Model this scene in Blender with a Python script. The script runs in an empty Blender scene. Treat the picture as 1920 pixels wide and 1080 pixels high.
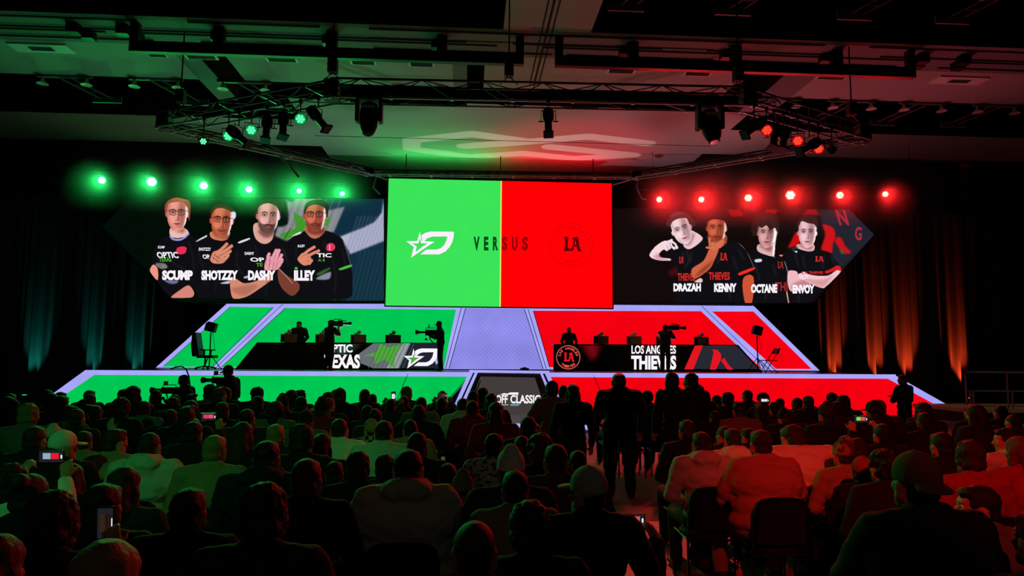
import bpy, bmesh, math, random
import numpy as np
from mathutils import Vector, Matrix, Euler
from mathutils.geometry import tessellate_polygon

random.seed(7)
R = math.radians
scene = bpy.context.scene
COL = scene.collection

# ------------------------------------------------------------------ camera
# stage axes: x runs along the stage front, y away from the camera, z up
CAM_Z, FOCAL = 1.95, 1280.0          # focal length in pixels of a 1920 wide frame
YAW, PITCH, ROLL = R(3.6), R(5.65), R(0.4)
FWD = Vector((math.sin(YAW) * math.cos(PITCH), math.cos(YAW) * math.cos(PITCH), math.sin(PITCH)))
_r = Vector((math.cos(YAW), -math.sin(YAW), 0))
_u = _r.cross(FWD)
RGT = _r * math.cos(ROLL) + _u * math.sin(ROLL)
UPV = _u * math.cos(ROLL) - _r * math.sin(ROLL)
EYE = Vector((0, 0, CAM_Z))
cam_data = bpy.data.cameras.new('camera')
cam_data.sensor_width = 36.0
cam_data.lens = 36.0 * FOCAL / 1920.0
cam_data.clip_start, cam_data.clip_end = 0.05, 200
cam = bpy.data.objects.new('camera', cam_data)
cam.matrix_world = Matrix.Translation(EYE) @ Matrix((RGT, UPV, -FWD)).transposed().to_4x4()
COL.objects.link(cam)
scene.camera = cam


def W(px, py, y):
    """the world point on the upright plane at distance y that stands at this place of the photograph"""
    d = FWD + RGT * ((px - 960) / FOCAL) - UPV * ((py - 540) / FOCAL)
    return EYE + d * (y / d.y)


def WZ(px, py, z):
    """the same on the level plane at height z"""
    d = FWD + RGT * ((px - 960) / FOCAL) - UPV * ((py - 540) / FOCAL)
    return EYE + d * ((z - CAM_Z) / d.z)


# ------------------------------------------------------------------ world, exposure
world = bpy.data.worlds.new('dark_hall')
scene.world = world
world.use_nodes = True
world.node_tree.nodes['Background'].inputs[0].default_value = (0.35, 0.4, 0.42, 1)
world.node_tree.nodes['Background'].inputs[1].default_value = 0.002
scene.view_settings.view_transform = 'Standard'
scene.view_settings.look = 'None'
scene.view_settings.exposure = 0.0
scene.view_settings.gamma = 1.0
scene.view_settings.use_curve_mapping = False
scene.cycles.use_denoising = True
scene.cycles.max_bounces = 5
scene.cycles.diffuse_bounces = 3
scene.cycles.glossy_bounces = 2
scene.cycles.volume_bounces = 0
scene.cycles.sample_clamp_indirect = 3.0
scene.cycles.caustics_reflective = False
scene.cycles.caustics_refractive = False

GREEN, RED = (0.02, 1.0, 0.16), (1.0, 0.012, 0.016)
TEAL, AMBER = (0.02, 0.75, 0.62), (1.0, 0.075, 0.016)


def add_light(name, kind, loc, target, color, power, angle=60, blend=0.4, radius=0.05):
    ld = bpy.data.lights.new(name, kind)
    ld.color = color
    ld.energy = power
    if kind == 'SPOT':
        ld.spot_size = R(angle)
        ld.spot_blend = blend
    ld.shadow_soft_size = radius
    o = bpy.data.objects.new(name, ld)
    o.location = loc
    d = Vector(target) - Vector(loc)
    if d.length > 0:
        o.rotation_euler = d.to_track_quat('-Z', 'Y').to_euler()
    COL.objects.link(o)
    return o


# house moving heads on the trusses behind the photographer: they wash the middle rows of the audience
add_light('audience_wash_green', 'SPOT', (-4.5, -5.0, 8.2), (-3.0, 7.0, 0.9), GREEN, 800, 26, 0.8, 0.12)
add_light('audience_wash_red', 'SPOT', (0.6, -5.0, 8.2), (4.4, 6.4, 0.9), (1.0, 0.012, 0.006), 3300, 24, 0.8, 0.12)
add_light('aisle_beam_red', 'SPOT', (2.7, 14.2, 6.9), (1.95, 7.3, 0.0), (1.0, .06, .06), 4200, 13, 0.15, 0.06)
add_light('near_row_fill', 'SPOT', (0.5, -7.5, 8.6), (0.5, 4.5, 0.9), (.9, 1.0, .85), 55, 95, 0.8, 0.2)  # added neutral fill that lifts the near rows out of black
# the stage washes hung above the wing screens (their fixtures are built further down)
PAR_GREEN = [(191, 338), (284, 341), (382, 348), (467, 355), (561, 358), (642, 363)]
PAR_RED = [(1236, 374), (1315, 374), (1403, 371), (1482, 366), (1575, 366), (1660, 364)]
PAR_G_POS = [WZ(px, py, 8.5) for px, py in PAR_GREEN]
PAR_R_POS = [WZ(px, py, 8.1) for px, py in PAR_RED]
for k, p in enumerate(PAR_G_POS):
    add_light('stage_wash_green', 'SPOT', p + (EYE - p).normalized() * .3, (p.x * 0.6, 4.0, 0.5), GREEN, 800, 75, 0.6, 0.09)
for k, p in enumerate(PAR_R_POS):
    add_light('stage_wash_red', 'SPOT', p + (EYE - p).normalized() * .3, (p.x * 0.6 + 0.6, 4.0, 0.5), RED, 1100, 75, 0.6, 0.09)
# unseen fills added to brighten the canopy, from the deck and above the centre screen
add_light('canopy_fill_green', 'SPOT', (-4.6, 24.6, 1.5), (-3.6, 24.4, 10), (.46, 1.0, .70), 520, 86, 0.8, 0.15)
add_light('canopy_fill_red', 'SPOT', (7.0, 24.6, 1.5), (6.0, 24.4, 10), (1.0, .42, .52), 560, 86, 0.8, 0.15)
for nm, x, colr, pw in (('screen_top_fill_green', -1.2, (.05, 1, .15), 34), ('screen_top_fill_red', 3.5, (1, .01, .02), 42)):
    o = add_light(nm, 'AREA', (x, 27.08, 9.08), (x, 27.1, 10), colr, pw)
    o.data.shape = 'RECTANGLE'
    o.data.size, o.data.size_y = 4.2, .1
add_light('canopy_tint_fill_green', 'SPOT', (-1.6, 24.7, 1.5), (-1.3, 25.6, 10), (.04, 1.0, .14), 620, 54, 0.7, 0.15)  # saturated fills added on the deck to tint the canopy
add_light('canopy_tint_fill_red', 'SPOT', (4.6, 24.7, 1.5), (3.9, 25.6, 10), (1.0, .01, .03), 1100, 54, 0.7, 0.15)
# profile lamps of the truss on the player desks, and an added warm fill over the railed platform
add_light('desk_profile_green_side', 'SPOT', (-2.0, 15.0, 7.1), (-5.2, 25.1, 2.6), (1.0, .62, .36), 330, 26, 0.6, 0.06)
add_light('desk_profile_red_side', 'SPOT', (5.0, 15.0, 7.1), (6.9, 25.1, 2.6), (1.0, .62, .36), 330, 22, 0.6, 0.06)
add_light('platform_fill', 'SPOT', (18.0, 15.5, 9.0), (18.0, 20.6, .5), (1.0, .7, .5), 500, 40, 0.6, 0.1)
# unseen fills added at the foot of the stage front, brightening the pale ceiling strips
add_light('strip_fill_green', 'SPOT', (-8.0, 22.4, .3), (-7.0, 16.5, 10), (.06, 1.0, .42), 440, 100, 0.8, 0.15)
add_light('strip_fill_red', 'SPOT', (10.0, 22.4, .3), (9.0, 16.5, 10), (1.0, .12, .18), 900, 100, 0.8, 0.15)
# logo projector standing on the deck, thrown straight up on the canopy
GOBO = (2.0, 24.4, 1.55)
gobo = add_light('logo_projector', 'SPOT', GOBO, (2.0, 24.4, 10), (1.0, .86, .8), 1250, 74, 0.05, 0.0)
LOGO = [((1820, 180), (1410, 133)), ((1410, 133), (970, 172)), ((970, 172), (560, 200)), ((970, 165), (610, 115)), ((610, 115), (190, 160)), ((190, 160), (190, 218)),
        ((190, 218), (590, 275)), ((590, 275), (960, 250)), ((960, 250), (1310, 285)), ((1310, 285), (1720, 262)), ((1720, 262), (1150, 205))]


def logo_nodes(light):
    ld = light.data
    ld.use_nodes = True
    nt = ld.node_tree
    em = [n for n in nt.nodes if n.type == 'EMISSION'][0]

    def mth(op, a, b=0.0, cl=False):
        n = nt.nodes.new('ShaderNodeMath')
        n.operation = op
        n.use_clamp = cl
        for i, v in enumerate((a, b)):
            if isinstance(v, (int, float)):
                n.inputs[i].default_value = v
            else:
                nt.links.new(v, n.inputs[i])
        return n.outputs[0]
    g = nt.nodes.new('ShaderNodeNewGeometry')
    sx = nt.nodes.new('ShaderNodeSeparateXYZ')
    nt.links.new(g.outputs['Normal'], sx.inputs[0])
    up = 10.0 - GOBO[2]
    k = mth('DIVIDE', up, mth('ABSOLUTE', sx.outputs['Z']))
    sg = mth('SIGN', sx.outputs['Z'])
    k = mth('MULTIPLY', k, sg)
    X = mth('ADD', mth('MULTIPLY', sx.outputs['X'], k), GOBO[0])
    Y = mth('ADD', mth('MULTIPLY', sx.outputs['Y'], k), GOBO[1])
    best = None
    for a, b in LOGO:
        A, B = [WZ(720 + p[0] / 3.692, 220 + p[1] / 3.692, 10.0) for p in (a, b)]
        ux, uy = B.x - A.x, B.y - A.y
        L2_ = ux * ux + uy * uy
        dx, dy = mth('SUBTRACT', X, A.x), mth('SUBTRACT', Y, A.y)
        t = mth('ADD', mth('MULTIPLY', dx, ux / L2_), mth('MULTIPLY', dy, uy / L2_), True)
        ex, ey = mth('SUBTRACT', dx, mth('MULTIPLY', t, ux)), mth('SUBTRACT', dy, mth('MULTIPLY', t, uy))
        d = mth('ADD', mth('MULTIPLY', ex, ex), mth('MULTIPLY', ey, ey))
        best = d if best is None else mth('MINIMUM', best, d)
    s = mth('MULTIPLY', mth('SUBTRACT', .36, mth('SQRT', best)), 30.0, True)
    nt.links.new(s, em.inputs['Strength'])


logo_nodes(gobo)
# drape uplights on the floor at the back wall
DRAPE_Y = 30.0
UP_TEAL = [40, 152, 236]
UP_AMBER = [1583, 1662, 1724, 1822]
for px in UP_TEAL:
    p = W(px, 740, 29.2)
    add_light('drape_uplight_teal', 'SPOT', (p.x, 29.45, 0.25), (p.x, 30.0, 2.3), TEAL, 560, 31, 1.0, 0.05)
for px in UP_AMBER:
    p = W(px, 740, 29.2)
    add_light('drape_uplight_amber', 'SPOT', (p.x, 29.45, 0.25), (p.x, 30.0, 2.3), AMBER, 3000, 30, 1.0, 0.05)


# ------------------------------------------------------------------ materials
def lin(c):
    out = []
    for v in c:
        v = v / 255.0
        out.append(v / 12.92 if v <= 0.04045 else ((v + 0.055) / 1.055) ** 2.4)
    return tuple(out)


MATS = {}


def mat(name, rgb, rough=0.7, metal=0.0, noise=0.0, nscale=20.0, bump=0.0, bscale=80.0):
    """plain surface; rgb in screen values 0..255; noise varies the tone, bump roughens it"""
    if name in MATS:
        return MATS[name]
    m = bpy.data.materials.new(name)
    m.use_nodes = True
    nt = m.node_tree
    b = nt.nodes['Principled BSDF']
    c = lin(rgb)
    b.inputs['Base Color'].default_value = (*c, 1)
    b.inputs['Roughness'].default_value = rough
    b.inputs['Metallic'].default_value = metal
    b.inputs['Specular IOR Level'].default_value = 0.3
    if noise or bump:
        tc = nt.nodes.new('ShaderNodeTexCoord')
    if noise:
        n = nt.nodes.new('ShaderNodeTexNoise')
        n.inputs['Scale'].default_value = nscale
        n.inputs['Detail'].default_value = 4
        nt.links.new(tc.outputs['Object'], n.inputs['Vector'])
        rp = nt.nodes.new('ShaderNodeMix')
        rp.data_type = 'RGBA'
        rp.inputs[6].default_value = (*[v * (1 - noise) for v in c], 1)
        rp.inputs[7].default_value = (*[min(1, v * (1 + noise)) for v in c], 1)
        nt.links.new(n.outputs['Fac'], rp.inputs[0])
        nt.links.new(rp.outputs[2], b.inputs['Base Color'])
    if bump:
        n2 = nt.nodes.new('ShaderNodeTexNoise')
        n2.inputs['Scale'].default_value = bscale
        n2.inputs['Detail'].default_value = 3
        nt.links.new(tc.outputs['Object'], n2.inputs['Vector'])
        bp = nt.nodes.new('ShaderNodeBump')
        bp.inputs['Strength'].default_value = bump
        bp.inputs['Distance'].default_value = 0.01
        nt.links.new(n2.outputs['Fac'], bp.inputs['Height'])
        nt.links.new(bp.outputs['Normal'], b.inputs['Normal'])
    MATS[name] = m
    return m


def glow(name, rgb, strength=1.0, sample=True, dots=0.0):
    """light-giving surface: an LED panel, a lens, a phone screen"""
    if name in MATS:
        return MATS[name]
    m = bpy.data.materials.new(name)
    m.use_nodes = True
    nt = m.node_tree
    nt.nodes.clear()
    out = nt.nodes.new('ShaderNodeOutputMaterial')
    e = nt.nodes.new('ShaderNodeEmission')
    e.inputs['Color'].default_value = (*lin(rgb), 1)
    e.inputs['Strength'].default_value = strength
    nt.links.new(e.outputs[0], out.inputs[0])
    if dots:                                   # LED modules differ a little in brightness
        tc = nt.nodes.new('ShaderNodeTexCoord')
        n = nt.nodes.new('ShaderNodeTexNoise')
        n.inputs['Scale'].default_value = 1.3
        n.inputs['Detail'].default_value = 5
        nt.links.new(tc.outputs['Object'], n.inputs['Vector'])
        mr = nt.nodes.new('ShaderNodeMapRange')
        mr.inputs['From Min'].default_value = 0.3
        mr.inputs['From Max'].default_value = 0.7
        mr.inputs['To Min'].default_value = strength * (1 - dots)
        mr.inputs['To Max'].default_value = strength * (1 + dots)
        nt.links.new(n.outputs['Fac'], mr.inputs['Value'])
        nt.links.new(mr.outputs[0], e.inputs['Strength'])
    m.cycles.emission_sampling = 'AUTO' if sample else 'NONE'
    MATS[name] = m
    return m


def picture_material():
    """video shown on an LED wall: the colour of each point of the picture is given off as light"""
    if 'video_picture' in MATS:
        return MATS['video_picture']
    m = bpy.data.materials.new('video_picture')
    m.use_nodes = True
    nt = m.node_tree
    nt.nodes.clear()
    out = nt.nodes.new('ShaderNodeOutputMaterial')
    e = nt.nodes.new('ShaderNodeEmission')
    a = nt.nodes.new('ShaderNodeAttribute')
    a.attribute_name = 'picture'
    nt.links.new(a.outputs['Color'], e.inputs['Color'])
    nt.links.new(e.outputs[0], out.inputs[0])
    m.cycles.emission_sampling = 'NONE'
    MATS['video_picture'] = m
    return m


# ------------------------------------------------------------------ building helpers
def tag(o, label=None, cat=None, group=None, kind=None):
    if label:
        o['label'] = label
    if cat:
        o['category'] = cat
    if group:
        o['group'] = group
    if kind:
        o['kind'] = kind
    return o


def link(name, data, parent=None):
    o = bpy.data.objects.new(name, data)
    COL.objects.link(o)
    if parent is not None:
        o.parent = parent
    return o


def thing(name, label, cat, loc=(0, 0, 0), rz=0.0, group=None):
    o = link(name, None)
    o.empty_display_size = 0.1
    o.location = loc
    o.rotation_euler = (0, 0, rz)
    return tag(o, label, cat, group)


def copy_tree(o, parent=None):
    c = o.copy()
    COL.objects.link(c)
    if parent is not None:
        c.parent = parent
    for ch in [x for x in o.children]:
        copy_tree(ch, c)
    return c


class MB:
    """collects shapes and links them as ONE mesh object"""

    def __init__(self):
        self.v, self.f, self.mi, self.cur = [], [], [], 0

    def add(self, vs, fs):
        n = len(self.v)
        self.v += [tuple(p) for p in vs]
        self.f += [tuple(i + n for i in f) for f in fs]
        self.mi += [self.cur] * len(fs)
        return self

    def box(self, c, s, rot=None):
        c = Vector(c)
        vs = []
        for x in (-.5, .5):
            for y in (-.5, .5):
                for z in (-.5, .5):
                    p = Vector((x * s[0], y * s[1], z * s[2]))
                    if rot is not None:
                        p = rot @ p
                    vs.append(c + p)
        return self.add(vs, [(0, 1, 3, 2), (4, 6, 7, 5), (0, 4, 5, 1), (2, 3, 7, 6), (0, 2, 6, 4), (1, 5, 7, 3)])

    def tube(self, pts, r, n=8, caps=True):
        pts = [Vector(p) for p in pts]
        rr = r if isinstance(r, (list, tuple)) else [r] * len(pts)
        vs, fs = [], []
        for i, p in enumerate(pts):
            a = pts[max(i - 1, 0)]
            b = pts[min(i + 1, len(pts) - 1)]
            t = (b - a).normalized()
            up = Vector((0, 0, 1)) if abs(t.z) < 0.95 else Vector((1, 0, 0))
            s = t.cross(up).normalized()
            u = s.cross(t)
            for k in range(n):
                an = 2 * math.pi * k / n
                vs.append(p + (s * math.cos(an) + u * math.sin(an)) * rr[i])
        for i in range(len(pts) - 1):
            for k in range(n):
                k2 = (k + 1) % n
                fs.append((i * n + k, i * n + k2, (i + 1) * n + k2, (i + 1) * n + k))
        if caps:
            fs.append(tuple(range(n - 1, -1, -1)))
            fs.append(tuple(range((len(pts) - 1) * n, len(pts) * n)))
        return self.add(vs, fs)

    def lathe(self, prof, c=(0, 0, 0), axis=(0, 0, 1), n=14):
        """profile (radius, height) turned about an axis"""
        q = Vector((0, 0, 1)).rotation_difference(Vector(axis).normalized())
        c = Vector(c)
        vs, fs = [], []
        for r, h in prof:
            for k in range(n):
                an = 2 * math.pi * k / n
                vs.append(c + q @ Vector((r * math.cos(an), r * math.sin(an), h)))
        for i in range(len(prof) - 1):
            for k in range(n):
                k2 = (k + 1) % n
                fs.append((i * n + k, i * n + k2, (i + 1) * n + k2, (i + 1) * n + k))
        fs.append(tuple(range(n - 1, -1, -1)))
        fs.append(tuple(range((len(prof) - 1) * n, len(prof) * n)))
        return self.add(vs, fs)

    def ball(self, c, r, rot=None, n=12, m=8):
        c = Vector(c)
        r = (r, r, r) if isinstance(r, (int, float)) else r
        vs, fs = [], []
        for i in range(m + 1):
            th = math.pi * i / m
            for k in range(n):
                ph = 2 * math.pi * k / n
                p = Vector((r[0] * math.sin(th) * math.cos(ph), r[1] * math.sin(th) * math.sin(ph), r[2] * math.cos(th)))
                vs.append(c + (rot @ p if rot is not None else p))
        for i in range(m):
            for k in range(n):
                k2 = (k + 1) % n
                fs.append((i * n + k, (i + 1) * n + k, (i + 1) * n + k2, i * n + k2))
        return self.add(vs, fs)

    def prism(self, pts, ext):
        """outline of world points pushed along ext"""
        pts = [Vector(p) for p in pts]
        ext = Vector(ext)
        n = len(pts)
        tris = tessellate_polygon([pts])
        vs = pts + [p + ext for p in pts]
        nrm = Vector((0, 0, 0))
        for i in range(n):
            nrm += pts[i].cross(pts[(i + 1) % n])
        flip = nrm.dot(ext) > 0
        fs = []
        for t in tris:
            a = (pts[t[1]] - pts[t[0]]).cross(pts[t[2]] - pts[t[0]])
            t = tuple(t) if a.dot(ext) < 0 else tuple(reversed(t))
            fs.append(t)
            fs.append(tuple(i + n for i in reversed(t)))
        for i in range(n):
            j = (i + 1) % n
            q = (i, j, j + n, i + n)
            fs.append(tuple(reversed(q)) if not flip else q)
        return self.add(vs, fs)

    def flat(self, loops):
        """flat outline with holes (first loop outside)"""
        loops = [[Vector(p) for p in l] for l in loops]
        tris = tessellate_polygon(loops)
        vs = [p for l in loops for p in l]
        return self.add(vs, [tuple(t) for t in tris])

    def mesh(self, name, m, smooth=False):
        me = bpy.data.meshes.new(name)
        me.from_pydata(self.v, [], self.f)
        for x in (m if isinstance(m, (list, tuple)) else [m]):
            me.materials.append(x)
        if any(self.mi):
            me.polygons.foreach_set('material_index', self.mi)
        if smooth:
            me.polygons.foreach_set('use_smooth', [True] * len(me.polygons))
            me.set_sharp_from_angle(angle=R(40))
        me.update()
        return me

    def build(self, name, m, parent=None, smooth=False):
        o = link(name, self.mesh(name, m, smooth), parent)
        if parent is not None and parent.type == 'EMPTY' and parent.get('_world'):
            o.matrix_parent_inverse = Matrix.Translation(-Vector(parent.location))
        return o


def wthing(name, label, cat, loc=(0, 0, 0), group=None):
    """a thing whose parts are given in world coordinates"""
    o = thing(name, label, cat, loc, 0, group)
    o['_world'] = 1
    return o


_TXT = {}


def text_shape(body, bold=0.02):
    """outline of a line of lettering as (verts, faces), unscaled"""
    key = (body, bold)
    if key not in _TXT:
        c = bpy.data.curves.new('lettering', 'FONT')
        c.body = body
        c.offset = bold
        c.resolution_u = 3
        o = bpy.data.objects.new('lettering', c)
        COL.objects.link(o)
        dg = bpy.context.evaluated_depsgraph_get()
        me = o.evaluated_get(dg).to_mesh()
        vs = [v.co.copy() for v in me.vertices]
        fs = [tuple(p.vertices) for p in me.polygons]
        o.evaluated_get(dg).to_mesh_clear()
        bpy.data.objects.remove(o)
        bpy.data.curves.remove(c)
        _TXT[key] = (vs, fs)
    return _TXT[key]


def put_text(mb, body, to, bold=0.02):
    """lettering stretched over the unit box and mapped by to(u, v) -> world point (u right, v down)"""
    vs, fs = text_shape(body, bold)
    x0, x1 = min(v.x for v in vs), max(v.x for v in vs)
    y0, y1 = min(v.y for v in vs), max(v.y for v in vs)
    mb.add([to((v.x - x0) / (x1 - x0), 1 - (v.y - y0) / (y1 - y0)) for v in vs], fs)
    return mb


def px_box(x0, y0, x1, y1, y, shear=0.0):
    return lambda u, v: W(x0 + (x1 - x0) * u + shear * (1 - v) * (y1 - y0), y0 + (y1 - y0) * v, y)
# ================================================================== the hall
black_paint = mat('black_paint', (16, 17, 18), 0.85, noise=0.3, nscale=3)
plaster = mat('ceiling_plaster', (172, 172, 168), 0.9, noise=0.06, nscale=2, bump=0.15, bscale=60)
dark_coffer = mat('dark_coffer', (26, 27, 28), 0.95, noise=0.2, nscale=1)
slat_grey = mat('track_beam_grey', (120, 122, 120), 0.85, noise=0.1, nscale=2)
carpet = mat('dark_carpet', (112, 106, 102), 0.5, noise=0.35, nscale=8, bump=0.4, bscale=200)
black_metal = mat('black_metal', (20, 20, 22), 0.45, 0.6)
steel = mat('steel_tube', (150, 150, 152), 0.35, 0.9)
alu = mat('truss_aluminium', (58, 59, 60), 0.4, 0.8)
alu_bright = mat('bare_aluminium', (215, 215, 210), 0.35, 0.4)

floor = MB().box((2, 12, -0.1), (60, 44, 0.2)).build('floor', carpet)
tag(floor, kind='structure')
for nm, c, s in (('wall_back', (2, 31.2, 5.5), (60, .3, 11.4)), ('wall_left', (-24, 12, 5.5), (.3, 44, 11.4)),
                 ('wall_right', (28, 12, 5.5), (.3, 44, 11.4)), ('wall_front', (2, -9.8, 5.5), (60, .3, 11.4))):
    tag(MB().box(c, s).build(nm, black_paint), kind='structure')

CZ = 10.0      # underside of the pale ceiling panels; the coffers are open to 11.2
tag(MB().box((2, 12, 11.3), (60, 44, .2)).build('ceiling', dark_coffer), kind='structure')


def panel(name, x0, x1, y0, y1, m=plaster, h=1.2):
    b = MB().box(((x0 + x1) / 2, (y0 + y1) / 2, CZ + h / 2), (x1 - x0, y1 - y0, h))
    b.mi = [1, 1, 1, 1, 0, 1]          # pale underside, dark sides towards the coffers
    o = b.build(name, [m, dark_coffer])
    return tag(o, kind='structure')


YA0, YA1, YA2 = 16.2, 17.75, 20.0          # track beam, then the pale strip behind it
panel('ceiling_spine', .76, 2.95, -9, YA0)
panel('ceiling_track_beam', -24, 28, YA0, YA1, slat_grey)
xs = [-24, -8.05, -6.7, -.55, .35, 7.75, 9.9, 28]
for k in range(0, 8, 2):
    panel('ceiling_strip', xs[k], xs[k + 1], YA1, YA2)
for k in (1, 3, 5):                          # slots through the strip, each with a raised beam in it
    x0, x1 = xs[k], xs[k + 1]
    w = (x1 - x0) * .45
    bx = x0 + w / 2 if k < 5 else x1 - w / 2
    panel('ceiling_slot_beam', bx - w / 2, bx + w / 2, YA1, YA2 + (1.6 if k != 3 else .6), slat_grey, 1.19)
panel('ceiling_canopy', -5.8, 9.2, 21.3, 29.6)
panel('ceiling_canopy_side', -24, -5.8, 23.3, 26.3)
panel('ceiling_canopy_side', 9.2, 28, 23.1, 26.0)
panel('ceiling_front_panel', -24, .76, -9, -2)
panel('ceiling_front_panel', 2.95, 28, -9, -2)
# fine seam across the canopy and down the spine
s = MB()
s.box((1.7, 25.0, CZ - .004), (15, .03, .012))
tag(s.build('trim_1', black_paint), kind='structure')
s = MB()
for dx in (-.13, 0, .13):
    s.box((1.85 + dx, 5.4, CZ - .006), (.03 if dx else .05, 28.6, .016))
s.box((1.85, 16.9, CZ - .006), (9, .03, .016))
tag(s.build('trim_2', dark_coffer), kind='structure')
# the grooved partition tracks under the beam
s = MB()
for y in (16.42, 16.95, 17.1, 17.5):
    x = -24
    while x < 28:
        L = random.uniform(3, 6)
        s.box((x + L / 2, y, CZ - .01), (L, .05, .03))
        x += L + random.choice((.0, .4, 1.2))
tag(s.build('trim_3', dark_coffer), kind='structure')

# hanging partition rails (long black bars with turned up ends)
def rail(x0, x1, label):
    t = wthing('partition_rail', label, 'rail', ((x0 + x1) / 2, 16.55, CZ - .55))
    m = MB()
    m.box(((x0 + x1) / 2, 16.6, 9.40), (x1 - x0, .16, .27))
    m.build('bar', black_metal, t)
    for x in (x0 + .1, x1 - .1):
        MB().box((x, 16.6, 9.75), (.2, .16, .5)).build('end_post', black_metal, t)
    n = 3
    for k in range(n):
        x = x0 + (x1 - x0) * (k + .75) / (n + .5)
        MB().box((x, 16.72, 9.77), (.26, .2, .46)).box((x - .16, 17.0, 9.9), (.26, .22, .2)).build('hanger', black_metal, t)


rail(-8.35, 1.3, 'long black hanging rail with turned up ends under the green lit side of the ceiling')
rail(2.1, 11.6, 'long black hanging rail with turned up ends under the red lit side of the ceiling')
for x, lb in ((-9.8, 'black track bracket on the ceiling beam left of the black hanging rail'), (-8.62, 'black track bracket tight beside the left end of the left hanging rail'),
              (11.95, 'black track bracket tight beside the right end of the right hanging rail'), (13.1, 'black track bracket on the ceiling beam right of the black hanging rail')):
    o = MB().box((0, 0, -.12), (.28, .22, .24)).box((.14, .4, -.1), (.28, .22, .2)).box((.07, .2, -.06), (.1, .3, .06)).build('track_bracket', black_metal)
    o.location = (x, 16.75, CZ)
    tag(o, lb, 'bracket')

# flush ceiling vents in the pale strip
vent_white = mat('vent_white', (225, 225, 220), 0.6)
VENTS = [(-11.4, 18.15, 1.5, 'pale ceiling vent leftmost in the green lit strip'), (-8.5, 18.3, .5, 'pale ceiling vent partly behind the left end of the left rail'),
         (-7.35, 18.35, .85, 'thin pale ceiling vent under the left part of the left rail'), (-5.2, 18.35, .85, 'thin pale ceiling vent right of the slot in the green lit strip'),
         (-3.0, 18.35, .7, 'thin pale ceiling vent under the middle of the left rail'), (-1.4, 18.35, .7, 'thin pale ceiling vent near the right end of the left rail'),
         (4.2, 18.35, .8, 'thin pale ceiling vent under the left part of the right rail'), (6.4, 18.35, .8, 'thin pale ceiling vent left of the slot in the red lit strip'),
         (10.3, 18.3, .9, 'thin pale ceiling vent under the right end of the right rail'), (14.1, 18.25, 1.5, 'pale ceiling vent rightmost in the red lit strip')]
for x, y, w, lb in VENTS:
    t = wthing('ceiling_vent', lb, 'vent', (x, y, CZ))
    MB().box((x, y, CZ - .02), (w, .5 if w > 1 else .3, .045)).build('frame', vent_white, t)
    g = MB()
    for k in range(3):
        g.box((x, y - .08 + k * .08, CZ - .05), (w * (.4 if w > 1 else .85), .025, .02))
    g.build('grille', black_paint, t)

# work light brackets in the coffer behind the strip: a ladder frame and two bell lamps on a crossbar
lamp_cream = mat('lamp_cream', (190, 190, 178), 0.5)
lamp_grey = mat('bracket_grey', (110, 112, 112), 0.6, 0.3)


def worklight(x, y, side, label, z=CZ, drop=.27):
    t = wthing('coffer_light', label, 'lamp', (x, y, z))
    m = MB()
    m.box((x, y - .02, z - .03 + (.06 if z == CZ else 0)), (1.55, .1, .06 + (.12 if z == CZ else 0)))
    if z > CZ:
        for k in (-.5, .5):
            m.tube([(x + k, y, z - .03), (x + k, y, 11.2)], .02, 6)
    m.build('crossbar', lamp_grey, t)
    m = MB()
    d = .75 * side
    for k in (-.28, .28):
        m.tube([(x + k * .6, y, z - .05), (x + k * .6 + d, y + .9, z - .05 - drop)], .03, 6)
    for k in range(4):
        f = k / 3
        m.tube([(x - .17 + d * f, y + .9 * f, z - .05 - drop * f), (x + .17 + d * f, y + .9 * f, z - .05 - drop * f)], .02, 6)
    m.box((x + d, y + .92, z - .07 - drop), (.85, .05, .2))
    m.build('ladder_frame', lamp_grey, t)
    for k in (-.62, .62):
        b = MB().lathe([(.03, 0), (.05, -.06), (.06, -.12), (.16, -.2), (.15, -.2), (.02, -.17)], (x + k, y, z - .06), (0, 0, 1), 14).build('bell_lamp', lamp_cream, t, True)


for px, lb in ((136, 'twin bell lamp bracket nearest the left edge in the dark coffer'), (302, 'twin bell lamp bracket second from the left edge in the dark coffer'),
               (463, 'twin bell lamp bracket third from the left, above the left truss corner'), (782, 'twin bell lamp bracket behind the front truss above the green side')):
    p = WZ(px, 152 + (px - 136) * .02, CZ)
    worklight(p.x, YA2 + .06, 1, lb, drop=.27 if px < 600 else .02)
for px, lb in ((1145, 'twin bell lamp bracket behind the front truss above the red side'), (1300, 'twin bell lamp bracket seen through the front truss left of the right corner'),
               (1452, 'twin bell lamp bracket just behind the right front truss corner'), (1598, 'twin bell lamp bracket third from the right edge in the dark coffer'),
               (1738, 'twin bell lamp bracket second from the right edge in the dark coffer'), (1886, 'twin bell lamp bracket nearest the right edge in the dark coffer')):
    p = WZ(px, 188, CZ)
    worklight(p.x, YA2 + .06, -1, lb, drop=.27 if px > 1480 else .02)
for px, lb in ((1248, 'dim twin bell lamp bracket in the near coffer just right of the ceiling spine'), (1455, 'dim twin bell lamp bracket second along in the near right coffer'),
               (1690, 'dim twin bell lamp bracket third along in the near right coffer'), (1878, 'dim twin bell lamp bracket rightmost in the near right coffer')):
    p = W(px, 6, 14.3)
    worklight(p.x, 14.0, -1, lb, 10.35)

# ------------------------------------------------------------------ drapes along the back wall
velvet = mat('black_velvet', (22, 22, 24), 0.95, noise=0.25, nscale=3)
velvet_side = mat('dark_drape', (70, 64, 62), 0.9, noise=0.2, nscale=3)


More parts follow.
